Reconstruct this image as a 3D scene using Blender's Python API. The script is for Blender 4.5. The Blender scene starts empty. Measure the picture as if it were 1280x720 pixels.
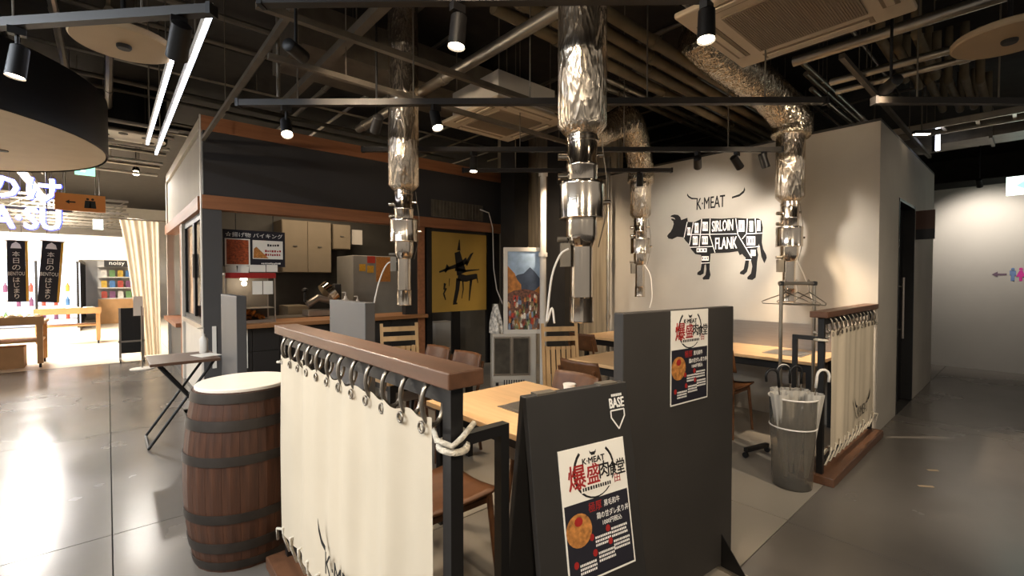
import bpy, bmesh, math, random
from mathutils import Vector, Matrix
random.seed(7)
SC = bpy.context.scene
COL = SC.collection
PI = math.pi

# ---------------------------------------------------------------- camera, world, exposure
# world X runs along the stall front / corridor, world Y along the cow wall; camera stands at the origin
FPX, HZ, HCAM = 575.0, 348.0, 1.44
FWD = Vector((0.660, 0.751, 0.0)).normalized()
RGT = Vector((FWD.y, -FWD.x, 0.0))
PITCH = math.atan((360.0 - HZ) / FPX)
cam_d = bpy.data.cameras.new('camera')
cam_d.sensor_width = 36.0
cam_d.lens = 36.0 * FPX / 1280.0
cam_d.clip_start = 0.05
cam = bpy.data.objects.new('camera', cam_d)
COL.objects.link(cam)
cam.location = (0, 0, HCAM)
look = (FWD * math.cos(PITCH) - Vector((0, 0, 1)) * math.sin(PITCH))
cam.rotation_euler = look.to_track_quat('-Z', 'Y').to_euler()
SC.camera = cam

world = bpy.data.worlds.new('world')
SC.world = world
world.use_nodes = True
world.node_tree.nodes['Background'].inputs[0].default_value = (1.0, 0.90, 0.78, 1)
world.node_tree.nodes['Background'].inputs[1].default_value = 0.32
SC.view_settings.view_transform = 'Standard'
SC.view_settings.look = 'None'
SC.view_settings.gamma = 1.0
SC.view_settings.use_curve_mapping = False
SC.view_settings.exposure = 0.12

WARM = (1.0, 0.80, 0.58)
NEUT = (1.0, 0.93, 0.84)
COOL = (0.86, 0.93, 1.0)

# ---------------------------------------------------------------- pixel -> place (a pixel is a direction only)
CUP = RGT.cross(look)
def ray(u, v):
    return look + RGT * ((u - 640.0) / FPX) - CUP * ((v - 360.0) / FPX)
def onZ(u, v, h=0.0):
    d = ray(u, v); t = (h - HCAM) / d.z
    return Vector((d.x * t, d.y * t, h))
def onX(u, v, x):
    d = ray(u, v); t = x / d.x
    return Vector((x, d.y * t, HCAM + d.z * t))
def onY(u, v, y):
    d = ray(u, v); t = y / d.y
    return Vector((d.x * t, y, HCAM + d.z * t))
def dep(u, v, z):
    d = ray(u, v); t = z / (d.x * FWD.x + d.y * FWD.y)
    return Vector((d.x * t, d.y * t, HCAM + d.z * t))

# ---------------------------------------------------------------- materials
def lin(c):
    if isinstance(c, str):
        c = [int(c[i:i + 2], 16) / 255 for i in (0, 2, 4)]
        return tuple((x / 12.92 if x <= 0.04045 else ((x + 0.055) / 1.055) ** 2.4) for x in c)
    return c
MATS = {}
def mat(name, col, rough=0.6, metal=0.0, var=0.12, scale=6.0, bump=0.0, bscale=40.0, stretch=(1, 1, 1),
        emit=None, estr=0.0, trans=0.0, ior=1.45, spec=0.5, alpha=1.0, detail=4.0, rvar=0.0, coat=0.0):
    if name in MATS:
        return MATS[name]
    m = bpy.data.materials.new(name); m.use_nodes = True
    nt = m.node_tree; N = nt.nodes; L = nt.links
    b = N['Principled BSDF']
    c = lin(col)
    b.inputs['Roughness'].default_value = rough
    b.inputs['Metallic'].default_value = metal
    b.inputs['IOR'].default_value = ior
    b.inputs['Specular IOR Level'].default_value = spec
    b.inputs['Transmission Weight'].default_value = trans
    b.inputs['Alpha'].default_value = alpha
    b.inputs['Coat Weight'].default_value = coat
    tc = N.new('ShaderNodeTexCoord')
    mp = N.new('ShaderNodeMapping'); mp.inputs['Scale'].default_value = stretch
    L.new(tc.outputs['Object'], mp.inputs['Vector'])
    nz = N.new('ShaderNodeTexNoise'); nz.inputs['Scale'].default_value = scale; nz.inputs['Detail'].default_value = detail
    L.new(mp.outputs[0], nz.inputs['Vector'])
    rp = N.new('ShaderNodeValToRGB')
    rp.color_ramp.elements[0].position = 0.28; rp.color_ramp.elements[1].position = 0.74
    rp.color_ramp.elements[0].color = tuple(max(0, x * (1 - var)) for x in c) + (1,)
    rp.color_ramp.elements[1].color = tuple(min(1, x * (1 + var)) for x in c) + (1,)
    L.new(nz.outputs[0], rp.inputs[0]); L.new(rp.outputs[0], b.inputs['Base Color'])
    if rvar:
        mr = N.new('ShaderNodeMapRange'); mr.inputs[3].default_value = max(0.02, rough - rvar); mr.inputs[4].default_value = rough + rvar
        mr.inputs[1].default_value = 0.3; mr.inputs[2].default_value = 0.7
        L.new(nz.outputs[0], mr.inputs[0]); L.new(mr.outputs[0], b.inputs['Roughness'])
    if bump:
        n2 = N.new('ShaderNodeTexNoise'); n2.inputs['Scale'].default_value = bscale; n2.inputs['Detail'].default_value = 3
        L.new(mp.outputs[0], n2.inputs['Vector'])
        bp = N.new('ShaderNodeBump'); bp.inputs['Strength'].default_value = bump; bp.inputs['Distance'].default_value = 0.02
        L.new(n2.outputs[0], bp.inputs['Height']); L.new(bp.outputs[0], b.inputs['Normal'])
    if emit is not None:
        b.inputs['Emission Color'].default_value = lin(emit) + (1,)
        b.inputs['Emission Strength'].default_value = estr
    MATS[name] = m
    return m

M = {}
M['concrete'] = mat('polished_concrete', '625c55', 0.24, var=0.16, scale=0.9, bump=0.02, bscale=7, detail=7, rvar=0.07)
M['concrete_in'] = mat('matte_floor', '8c8478', 0.42, var=0.10, scale=1.3, detail=7, rvar=0.06)
M['joint'] = mat('joint_filler', '2c2925', 0.8)
M['shop_floor'] = mat('shop_floor_vinyl', 'e6d6bd', 0.35, var=0.05, scale=1.0)
M['plaster'] = mat('grey_plaster', 'a39b8f', 0.75, var=0.06, scale=2.2, bump=0.04, bscale=60)
M['end_plaster'] = mat('end_wall_paint', '9c968e', 0.7, var=0.04, scale=2.0)
M['raw_plaster'] = mat('raw_streaked_board', '8f806a', 0.8, var=0.28, scale=3.0, stretch=(6, 6, 0.35), bump=0.05, bscale=12)
M['ceiling'] = mat('dark_ceiling', '332e28', 0.9, var=0.2)
M['dark_col'] = mat('charcoal_column', '2a2724', 0.6, var=0.15)
M['black'] = mat('black_metal', '131110', 0.45, var=0.1)
M['black_board'] = mat('chalk_black_board', '262320', 0.62, var=0.25, scale=3.0, bump=0.02, bscale=25)
M['slate'] = mat('slate_grey_panel', '4d4b4a', 0.5, var=0.10, scale=2.0)
M['panel_black'] = mat('dark_felt_panel', '37332f', 0.6, var=0.16, scale=2.0, bump=0.02, bscale=30)
M['fascia'] = mat('charcoal_fascia', '3b3837', 0.75, var=0.10, scale=1.5)
M['rail_wood'] = mat('brown_stained_wood', '5b3d2a', 0.42, var=0.25, scale=5, stretch=(6, 0.5, 6), bump=0.03, bscale=30)
M['rail_wood_end'] = mat('brown_veneer', '5d4231', 0.42, var=0.12, scale=9)
M['beam_x'] = mat('brown_beam_wood', '966240', 0.55, var=0.2, scale=4, stretch=(0.4, 6, 6))
M['beam_y'] = mat('brown_beam_wood_side', '966240', 0.55, var=0.2, scale=4, stretch=(6, 0.4, 6))
M['oak'] = mat('pale_beech_top', 'c9a376', 0.40, var=0.12, scale=4, stretch=(8, 0.6, 6))
M['counter'] = mat('counter_wood', '9a6a41', 0.45, var=0.15, scale=4, stretch=(0.5, 6, 6))
M['pale_wood'] = mat('pale_chair_wood', 'c39c6b', 0.5, var=0.15, scale=5, stretch=(4, 4, 0.6))
M['chair_wood'] = mat('walnut_ply', '5c3a20', 0.45, var=0.2, scale=4, stretch=(1, 5, 5))
M['stave'] = mat('old_oak_stave', '462918', 0.55, var=0.45, scale=5, stretch=(5, 5, 0.5), bump=0.12, bscale=30)
M['hoop'] = mat('aged_hoop_iron', '3a332d', 0.55, metal=0.5, var=0.25, scale=10)
M['white_top'] = mat('white_acrylic_lid', 'e9dfcf', 0.25, var=0.03)
M['cloth'] = mat('cream_canvas', 'c8b9a1', 0.85, var=0.05, scale=3, bump=0.05, bscale=300)
M['ring'] = mat('nickel_ring', '8f867a', 0.32, metal=0.9, var=0.1)
M['rope'] = mat('cotton_rope', 'cfc4b0', 0.85, var=0.25, scale=90, bump=0.5, bscale=160)
M['steel'] = mat('polished_steel', 'cfc4b6', 0.14, metal=1.0, var=0.06, scale=3, rvar=0.04)
M['brushed'] = mat('brushed_steel', 'a39a90', 0.36, metal=0.9, var=0.08, stretch=(1, 1, 20))
M['fridge_grey'] = mat('fridge_side_grey', '8e887d', 0.45, var=0.06)
M['zinc'] = mat('galvanised_steel', 'a39b8e', 0.33, metal=0.85, var=0.18, scale=8)
M['zinc_dark'] = mat('dull_zinc_conduit', '6b6357', 0.5, metal=0.5, var=0.2, scale=8)
M['insul'] = mat('tan_pipe_lagging', '6e614a', 0.8, var=0.2)
M['track'] = mat('track_brown_black', '2b2621', 0.5, var=0.1)
M['white_paint'] = mat('white_enamel', 'cfc8bd', 0.5, var=0.04)
M['ac'] = mat('ac_cream_plastic', 'c9b79c', 0.5, var=0.03)
M['ac_grille'] = mat('ac_grille_beige', '8d7a63', 0.6, var=0.05)
M['disc'] = mat('beige_disc', 'b39a78', 0.6, var=0.04)
M['white_print'] = mat('print_white', 'efeae2', 0.6, var=0.01)
M['paper'] = mat('white_paper', 'ece6da', 0.7, var=0.02)
M['print_black'] = mat('print_black', '14110f', 0.6, var=0.05)
M['print_red'] = mat('print_red', '9c1f1a', 0.6, var=0.10, scale=40)
M['print_navy'] = mat('print_navy', '1d1b24', 0.6, var=0.05)
M['food'] = mat('print_food', 'b5773a', 0.6, var=0.55, scale=60)
M['food_red'] = mat('print_food_red', 'a24a22', 0.6, var=0.6, scale=50)
M['cow'] = mat('cow_vinyl', '120f0e', 0.85, var=0.05)
M['gold'] = mat('gold_paper', 'a3823a', 0.45, var=0.10, scale=2.0)
M['glass'] = mat('clear_glass', 'ffffff', 0.03, var=0.0, trans=1.0, ior=1.06)
M['bin'] = mat('clear_plastic_bin', 'd5cec2', 0.12, var=0.0, trans=0.92, ior=1.08)
M['vinyl'] = mat('milky_umbrella_vinyl', 'c4bdb1', 0.35, var=0.15, trans=0.35, ior=1.1)
M['lamp'] = mat('lamp_glow', 'fff0d8', 0.5, var=0, emit='ffe9c8', estr=30.0)
M['lamp_soft'] = mat('lamp_soft_glow', 'fff0d8', 0.5, var=0, emit='ffe9c8', estr=7.0)
M['tube'] = mat('linear_lamp_glow', 'f4f6ff', 0.5, var=0, emit='e8edff', estr=5.0)
M['sign_white'] = mat('sign_letter_glow', 'ffffff', 0.4, var=0, emit='eef2ff', estr=3.5)
M['blue_glow'] = mat('letter_side_blue', '4b55d8', 0.4, var=0, emit='4a58ff', estr=1.6)
M['exit_green'] = mat('exit_sign_green', '7fe0b0', 0.4, var=0, emit='a6f5cf', estr=1.5)
M['exit_white'] = mat('exit_sign_white', 'ffffff', 0.4, var=0, emit='e9fff4', estr=2.6)
M['orange'] = mat('orange_sign', 'd5813f', 0.6, var=0.03)
M['fridge_glow'] = mat('chiller_interior_glow', 'e9f0ff', 0.5, var=0, emit='dfe9ff', estr=1.1)
M['beige_cab'] = mat('beige_cabinet', '7d705c', 0.6, var=0.05)
M['kitchen_wall'] = mat('kitchen_grey', '57534c', 0.6, var=0.08)
M['tile'] = mat('dark_glazed_tile', '2d2a28', 0.3, var=0.18, scale=1.5)
M['grout'] = mat('tile_grout', '3c3935', 0.85)
M['orange_in'] = mat('tan_reveal', 'a06a45', 0.6, var=0.08)
M['fridge_white'] = mat('fridge_white', 'bdb5a8', 0.45, var=0.03)
M['fried'] = mat('fried_food', 'b5671f', 0.6, var=0.5, scale=40, bump=0.4, bscale=60)
M['brown_sign'] = mat('brown_sign', '4c2f20', 0.5, var=0.05)
M['cable'] = mat('white_cable', 'd8d0c4', 0.5, var=0.02)
M['door_black'] = mat('door_black', '0e0d10', 0.35, var=0.1)
M['timber'] = mat('shop_timber', 'b08454', 0.6, var=0.15, scale=4)
M['cardboard'] = mat('cardboard', 'a47c52', 0.8, var=0.08)
M['flex'] = mat('translucent_film', 'd8d0c4', 0.3, var=0.05)

def foil_material(name, col, vscale, bstr, rough):
    m = bpy.data.materials.new(name); m.use_nodes = True
    nt = m.node_tree; N = nt.nodes; L = nt.links; b = N['Principled BSDF']
    b.inputs['Base Color'].default_value = lin(col) + (1,)
    b.inputs['Metallic'].default_value = 1.0; b.inputs['Roughness'].default_value = rough
    tc = N.new('ShaderNodeTexCoord'); mp = N.new('ShaderNodeMapping'); mp.inputs['Scale'].default_value = (1, 1, 0.30)
    L.new(tc.outputs['Object'], mp.inputs[0])
    nz = N.new('ShaderNodeTexNoise'); nz.inputs['Scale'].default_value = vscale * 0.6; nz.inputs['Detail'].default_value = 3
    L.new(mp.outputs[0], nz.inputs['Vector'])
    ad = N.new('ShaderNodeVectorMath'); ad.operation = 'MULTIPLY_ADD'; ad.inputs[1].default_value = (0.25, 0.25, 0.25)
    L.new(nz.outputs['Color'], ad.inputs[0]); L.new(mp.outputs[0], ad.inputs[2])
    vo = N.new('ShaderNodeTexVoronoi'); vo.inputs['Scale'].default_value = vscale
    L.new(ad.outputs[0], vo.inputs['Vector'])
    bp = N.new('ShaderNodeBump'); bp.inputs['Strength'].default_value = bstr; bp.inputs['Distance'].default_value = 0.03
    L.new(vo.outputs['Distance'], bp.inputs['Height']); L.new(bp.outputs[0], b.inputs['Normal'])
    return m
M['foil'] = foil_material('crinkled_foil', 'dccfbd', 19.0, 0.36, 0.27)
M['foil_flex'] = foil_material('flexible_foil', 'd6c9b4', 20.0, 0.5, 0.26)

# ---------------------------------------------------------------- mesh builder
class MB:
    def __init__(s):
        s.v = []; s.f = []
    def add(s, vs, fs):
        o = len(s.v); s.v += [tuple(x) for x in vs]; s.f += [tuple(i + o for i in f) for f in fs]; return s
    def box(s, x0, x1, y0, y1, z0, z1):
        return s.add([(x0, y0, z0), (x1, y0, z0), (x1, y1, z0), (x0, y1, z0), (x0, y0, z1), (x1, y0, z1), (x1, y1, z1), (x0, y1, z1)],
                     [(0, 3, 2, 1), (4, 5, 6, 7), (0, 1, 5, 4), (1, 2, 6, 5), (2, 3, 7, 6), (3, 0, 4, 7)])
    def obox(s, c, ax, ay, az):
        c = Vector(c); ax = Vector(ax) / 2; ay = Vector(ay) / 2; az = Vector(az) / 2
        return s.add([c - ax - ay - az, c + ax - ay - az, c + ax + ay - az, c - ax + ay - az, c - ax - ay + az, c + ax - ay + az, c + ax + ay + az, c - ax + ay + az],
                     [(0, 3, 2, 1), (4, 5, 6, 7), (0, 1, 5, 4), (1, 2, 6, 5), (2, 3, 7, 6), (3, 0, 4, 7)])
    def bar(s, p0, p1, w, h, up=(0, 0, 1)):
        p0 = Vector(p0); p1 = Vector(p1); d = p1 - p0
        sd = d.cross(Vector(up))
        if sd.length < 1e-6: sd = d.cross(Vector((0, 1, 0)))
        sd.normalize(); u = sd.cross(d).normalized()
        return s.obox((p0 + p1) / 2, sd * w, d, u * h)
    def cyl(s, p0, p1, r0, r1=None, n=12, caps=True):
        r1 = r0 if r1 is None else r1
        p0 = Vector(p0); p1 = Vector(p1); d = (p1 - p0).normalized()
        a = d.orthogonal().normalized(); b = d.cross(a)
        vs = []
        for p, r in ((p0, r0), (p1, r1)):
            for i in range(n):
                t = 2 * PI * i / n; vs.append(p + (a * math.cos(t) + b * math.sin(t)) * r)
        fs = [(i, (i + 1) % n, n + (i + 1) % n, n + i) for i in range(n)]
        if caps: fs += [tuple(range(n - 1, -1, -1)), tuple(range(n, 2 * n))]
        return s.add(vs, fs)
    def tube(s, pts, r, n=8, rs=None):
        pts = [Vector(p) for p in pts]; rings = []; prev = None
        for i, p in enumerate(pts):
            d = (pts[min(i + 1, len(pts) - 1)] - pts[max(i - 1, 0)]).normalized()
            a = (prev - d * prev.dot(d)) if prev is not None else d.orthogonal()
            a.normalize(); prev = a; b = d.cross(a)
            rr = rs[i] if rs else r
            rings.append([p + (a * math.cos(2 * PI * k / n) + b * math.sin(2 * PI * k / n)) * rr for k in range(n)])
        vs = [q for R in rings for q in R]; fs = []
        for i in range(len(pts) - 1):
            for k in range(n):
                fs.append((i * n + k, i * n + (k + 1) % n, (i + 1) * n + (k + 1) % n, (i + 1) * n + k))
        fs += [tuple(range(n - 1, -1, -1)), tuple((len(pts) - 1) * n + k for k in range(n))]
        return s.add(vs, fs)
    def loop(s, pts, r, n=6):
        pts = [Vector(p) for p in pts]; m = len(pts); vs = []; fs = []
        nrm = (pts[1] - pts[0]).cross(pts[m // 2] - pts[0]).normalized()
        for i in range(m):
            d = (pts[(i + 1) % m] - pts[i - 1]).normalized(); b = d.cross(nrm)
            for k in range(n):
                t = 2 * PI * k / n; vs.append(pts[i] + (nrm * math.cos(t) + b * math.sin(t)) * r)
        for i in range(m):
            for k in range(n):
                fs.append((i * n + k, i * n + (k + 1) % n, ((i + 1) % m) * n + (k + 1) % n, ((i + 1) % m) * n + k))
        return s.add(vs, fs)
    def lathe(s, prof, c=(0, 0, 0), n=24, cap0=True, cap1=True):
        c = Vector(c); vs = []; fs = []
        for r, z in prof:
            for k in range(n):
                t = 2 * PI * k / n; vs.append((c.x + r * math.cos(t), c.y + r * math.sin(t), c.z + z))
        for i in range(len(prof) - 1):
            for k in range(n):
                fs.append((i * n + k, i * n + (k + 1) % n, (i + 1) * n + (k + 1) % n, (i + 1) * n + k))
        if cap0: fs.append(tuple(range(n - 1, -1, -1)))
        if cap1: fs.append(tuple((len(prof) - 1) * n + k for k in range(n)))
        return s.add(vs, fs)
    def sheet(s, o, ex, ey, pts, t=0.002):
        """a thin cut-out: polygon pts (2-D) on the plane o, ex, ey with thickness t along ex x ey"""
        o = Vector(o); ex = Vector(ex); ey = Vector(ey); nn = ex.cross(ey).normalized()
        ar = sum(pts[i][0] * pts[(i + 1) % len(pts)][1] - pts[(i + 1) % len(pts)][0] * pts[i][1] for i in range(len(pts)))
        if ar < 0: pts = pts[::-1]
        n = len(pts)
        vs = [o + ex * x + ey * y for x, y in pts] + [o + ex * x + ey * y + nn * t for x, y in pts]
        fs = [tuple(range(n - 1, -1, -1)), tuple(range(n, 2 * n))] + [(i, (i + 1) % n, n + (i + 1) % n, n + i) for i in range(n)]
        return s.add(vs, fs)
    def grid(s, fn, nu, nv):
        vs = [fn(i / nu, j / nv) for j in range(nv + 1) for i in range(nu + 1)]
        fs = [(j * (nu + 1) + i, j * (nu + 1) + i + 1, (j + 1) * (nu + 1) + i + 1, (j + 1) * (nu + 1) + i) for j in range(nv) for i in range(nu)]
        return s.add(vs, fs)
    def mesh(s, name, mt, smooth=False, ang=40):
        me = bpy.data.meshes.new(name); me.from_pydata(s.v, [], s.f); me.update()
        if any(len(f) > 4 for f in s.f):
            bm = bmesh.new(); bm.from_mesh(me)
            big = [f for f in bm.faces if len(f.verts) > 4]
            bmesh.ops.triangulate(bm, faces=big); bm.to_mesh(me); bm.free()
        if isinstance(mt, str): mt = M[mt]
        me.materials.append(mt)
        if smooth:
            me.polygons.foreach_set('use_smooth', [True] * len(me.polygons))
            me.set_sharp_from_angle(angle=math.radians(ang))
        return me
    def build(s, name, mt, parent=None, smooth=False, bevel=0.0, ang=40, label=None):
        o = bpy.data.objects.new(name, s.mesh(name, mt, smooth, ang)); COL.objects.link(o)
        if parent is not None: o.parent = parent
        if bevel:
            md = o.modifiers.new('bevel', 'BEVEL'); md.width = bevel; md.segments = 2; md.limit_method = 'ANGLE'
        if label: o['label'] = label
        return o

def place(me, name, parent=None, loc=(0, 0, 0), rotz=0.0):
    o = bpy.data.objects.new(name, me); COL.objects.link(o)
    if parent is not None: o.parent = parent
    o.location = loc; o.rotation_euler = (0, 0, rotz)
    return o
def tag(o, label, cat, group=None):
    o['label'] = label; o['category'] = cat
    if group: o['group'] = group
    return o
def thing(name, label, cat, loc=(0, 0, 0), rotz=0.0, group=None):
    o = bpy.data.objects.new(name, None); COL.objects.link(o)
    o.empty_display_size = 0.1
    o.location = loc; o.rotation_euler = (0, 0, rotz)
    return tag(o, label, cat, group)
def struct(o):
    o['kind'] = 'structure'; return o
def dup(root, loc, rotz=None, label=None, group=None):
    def cp(o, par):
        c = o.copy(); COL.objects.link(c); c.parent = par
        for ch in o.children: cp(ch, c)
        return c
    r = cp(root, None); r.location = loc
    if rotz is not None: r.rotation_euler = (0, 0, rotz)
    if label: r['label'] = label
    if group: r['group'] = group
    return r

def text_data(s, size, extr=0.001, align='CENTER', spacing=1.0, res=2, bold=0.0):
    cu = bpy.data.curves.new('lettering', 'FONT'); cu.body = s; cu.size = size; cu.extrude = extr
    cu.align_x = align; cu.align_y = 'CENTER'; cu.resolution_u = res; cu.space_character = spacing; cu.offset = bold
    o = bpy.data.objects.new('lettering', cu); COL.objects.link(o)
    dg = bpy.context.evaluated_depsgraph_get(); dg.update()
    me = bpy.data.meshes.new_from_object(o.evaluated_get(dg))
    bpy.data.objects.remove(o); bpy.data.curves.remove(cu)
    return me
def text(name, s, size, mt, parent, o, ex, ey, extr=0.001, align='CENTER', spacing=1.0, width=None, height=None, bold=0.0, res=2, heavy=0.0):
    me = text_data(s, size, extr, align, spacing, res, bold)
    ex = Vector(ex).normalized(); ey = Vector(ey).normalized(); nn = ex.cross(ey); o = Vector(o)
    if len(me.vertices) and (width or height):
        xs = [v.co.x for v in me.vertices]; ys = [v.co.y for v in me.vertices]
        cx = (min(xs) + max(xs)) / 2; cy = (min(ys) + max(ys)) / 2
        sx = width / (max(xs) - min(xs)) if width else None
        sy = height / (max(ys) - min(ys)) if height else sx
        sx = sx or sy
        for v in me.vertices: v.co.x = (v.co.x - cx) * sx; v.co.y = (v.co.y - cy) * sy
    if heavy and len(me.vertices):
        hs = max(v.co.y for v in me.vertices) - min(v.co.y for v in me.vertices)
        bm = bmesh.new()
        for i in range(6):
            m2 = me.copy()
            for v in m2.vertices: v.co.x += heavy * hs * math.cos(i * PI / 3); v.co.y += heavy * hs * math.sin(i * PI / 3); v.co.z += 0.00015 * (i + 1)
            bm.from_mesh(m2); bpy.data.meshes.remove(m2)
        bm.to_mesh(me); bm.free()
    for v in me.vertices:
        v.co = o + ex * v.co.x + ey * v.co.y + nn * v.co.z
    me.materials.clear(); me.materials.append(M[mt])
    ob = bpy.data.objects.new(name, me); COL.objects.link(ob)
    if parent is not None: ob.parent = parent
    return ob

def lamp(name, kind, parent, loc, energy, color=WARM, target=None, size=0.05, angle=60, blend=0.6, sy=None):
    d = bpy.data.lights.new(name, kind); d.energy = energy; d.color = color
    if kind == 'SPOT': d.spot_size = math.radians(angle); d.spot_blend = blend; d.shadow_soft_size = size
    elif kind == 'AREA':
        d.shape = 'RECTANGLE'; d.size = size; d.size_y = sy or size
    else: d.shadow_soft_size = size
    o = bpy.data.objects.new(name, d); COL.objects.link(o); o.location = loc
    if parent is not None: o.parent = parent
    if target is not None:
        o.rotation_euler = (Vector(target) - Vector(loc)).to_track_quat('-Z', 'Y').to_euler()
    return o

def scribble(par, xr, zr, rows, m, y=-0.001, name='fine_print'):
    """rows of small unreadable strokes on a face turned to -Y"""
    b = MB(); rh = (zr[1] - zr[0]) / rows
    for r in range(rows):
        x = xr[0]; z = zr[0] + r * rh
        while x < xr[1] - rh * 0.3:
            w = rh * random.uniform(0.28, 0.55)
            b.box(x, min(x + w, xr[1]), y - 0.0006, y, z + rh * random.uniform(0.12, 0.25), z + rh * random.uniform(0.62, 0.80))
            x += w + rh * random.uniform(0.12, 0.25)
    return b.build(name, m, par)

def translucent(name, col, amount):
    m = mat(name, col, 0.85, var=0.05, scale=3); nt = m.node_tree; N = nt.nodes; L = nt.links
    b = N['Principled BSDF']; out = N['Material Output']
    tr = N.new('ShaderNodeBsdfTranslucent'); tr.inputs[0].default_value = lin(col) + (1,)
    mx = N.new('ShaderNodeMixShader'); mx.inputs[0].default_value = amount
    L.new(b.outputs[0], mx.inputs[1]); L.new(tr.outputs[0], mx.inputs[2]); L.new(mx.outputs[0], out.inputs['Surface'])
    return m
M['curtain'] = translucent('sheer_curtain', 'e2d5c0', 0.5)

# ================================================================ THE SETTING
XW, YC = 5.30, 0.95            # cow wall plane, corridor wall plane
YK, XK = 6.15, 0.80            # stall front plane, stall side plane
YS = 10.35                     # shop threshold
fl = struct(MB().box(-13, 14, -8, 22, -0.10, -0.012).build('floor', 'joint'))
def slab(x0, x1, y0, y1, m, zt=0.0):
    g = 0.003
    MB().box(x0 + g, x1 - g, y0 + g, y1 - g, -0.011, zt).build('floor_slab', m, fl)
EA = [-12, -9, -6, -3, 0, 3, 6, 9, 12, 13.8]
EB = [-7.9, -5.6, -3.4, -1.3, YC]
for i in range(len(EA) - 1):
    for j in range(len(EB) - 1): slab(EA[i], EA[i + 1], EB[j], EB[j + 1], 'concrete')
EB2 = [YC, 3.4, 5.65, 7.9, YS]
for i in range(4):
    for j in range(4): slab(EA[i], EA[i + 1], EB2[j], EB2[j + 1], 'concrete')
for j in range(4): slab(0, 0.60 if j < 2 else XK, EB2[j], EB2[j + 1], 'concrete')
slab(8.8, 13.8, YC, 5, 'concrete')
for i in range(4):
    for j in range(4): slab(0.60 + i * 1.2125, 0.60 + (i + 1) * 1.2125, YC + j * 1.3, YC + (j + 1) * 1.3, 'concrete_in')
slab(XK, 5.45, 6.15, 10.35, 'kitchen_wall')
for i in range(4): slab(-12 + i * 4.3, -12 + (i + 1) * 4.3, YS, 21.8, 'shop_floor')

ce = struct(MB().box(-13, 14, -8, 22, 4.0, 4.2).build('ceiling', 'ceiling'))
for y in (-1.5, 2.2, 5.9, 9.6): MB().box(-13, 14, y, y + 0.35, 3.95, 4.0).build('ceiling_beam', 'ceiling', ce)

wb = struct(MB().box(XW, XW + 0.15, YC, 3.95, 0, 2.875).build('wall_back', 'plaster'))
wr = struct(MB().box(XW + 0.15, XW + 0.30, 3.95, 6.6, 0, 4.0).build('wall_rear', 'raw_plaster'))
for y in (4.05, 4.55, 5.05, 5.55, 6.05): MB().box(XW + 0.135, XW + 0.15, y, y + 0.485, 0, 4.0).build('wall_board', 'raw_plaster', wr)
wc = struct(MB().box(XW + 0.15, 6.2, YC, YC + 0.15, 0, 2.875).box(7.15, 8.65, YC, YC + 0.15, 0, 2.875).box(6.2, 7.15, YC, YC + 0.15, 2.28, 2.875)
            .box(8.5, 8.65, YC + 0.15, 5.0, 0, 2.875).build('wall_corridor', 'plaster'))
MB().box(XW, 8.65, YC, 5.0, 2.875, 2.90).build('wall_cap', 'dark_col', wc)
we = struct(MB().box(10.35, 10.5, -7.9, 6, 0, 3.0).build('wall_end', 'end_plaster'))
MB().box(10.33, 10.35, -7.9, 6, 2.90, 3.0).build('wall_header', 'dark_col', we)
struct(MB().box(13.8, 13.95, -8, 22, 0, 4.0).build('wall_far_right', 'ceiling'))
struct(MB().box(-13, 14, 21.8, 21.95, 0, 4.0).build('wall_shop_back', 'white_paint'))
struct(MB().box(5.6, 13.8, 6.6, 6.75, 0, 4.0).build('wall_behind', 'ceiling'))

# door in the corridor wall
d1 = bpy.data.objects.new('door_1', None); COL.objects.link(d1); struct(d1)
d1['label'] = 'black sliding door recessed in the grey corridor wall'
MB().box(6.2, 7.15, YC + 0.10, YC + 0.14, 0, 2.28).build('door_leaf', 'door_black', d1)
MB().box(6.2, 6.23, YC - 0.005, YC + 0.10, 0, 2.28).box(7.12, 7.15, YC - 0.005, YC + 0.10, 0, 2.28).box(6.2, 7.15, YC - 0.005, YC + 0.10, 2.25, 2.28).build('door_frame', 'black', d1)
MB().cyl((6.85, YC + 0.05, 0.75), (6.85, YC + 0.05, 1.45), 0.014).cyl((6.85, YC + 0.05, 0.85), (6.85, YC + 0.10, 0.85), 0.008).cyl((6.85, YC + 0.05, 1.35), (6.85, YC + 0.10, 1.35), 0.008).build('door_handle', 'brushed', d1, True)

# projecting sign by the door
t = thing('projecting_sign', 'small brown and black blade sign projecting beside the black door', 'sign', (7.22, YC, 1.90))
MB().box(0, 0.025, -0.17, 0, 0.12, 0.34).build('sign_face', 'brown_sign', t)
MB().box(0, 0.025, -0.17, 0, 0, 0.12).build('sign_foot', 'black', t)

# restroom pictograms on the end wall
def on_end(u, v): return onX(u, v, 10.349)
def pict(name, label, pts_list, u, v, m, s):
    p = on_end(u, v); b = MB()
    for pts in pts_list: b.sheet(p, (0, -1, 0), (0, 0, 1), [(x * s, y * s) for x, y in pts], -0.004 if False else 0.004)
    o = b.build(name, m); tag(o, label, 'pictogram'); return o
circ = lambda cx, cy, r, n=12: [(cx + r * math.cos(2 * PI * i / n), cy + r * math.sin(2 * PI * i / n)) for i in range(n)]
M['pic_blue'] = mat('pictogram_blue', '5a6f93', 0.6, var=0); M['pic_pink'] = mat('pictogram_pink', 'b02a7c', 0.6, var=0); M['pic_grey'] = mat('pictogram_plum', '584452', 0.6, var=0)
man = [circ(0, 0.40, 0.10), [(-0.16, 0.28), (0.16, 0.28), (0.16, -0.08), (0.10, -0.08), (0.10, -0.5), (-0.10, -0.5), (-0.10, -0.08), (-0.16, -0.08)]]
woman = [circ(0, 0.40, 0.10), [(-0.08, 0.28), (0.08, 0.28), (0.24, -0.18), (0.08, -0.18), (0.08, -0.5), (-0.08, -0.5), (-0.08, -0.18), (-0.24, -0.18)]]
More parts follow.
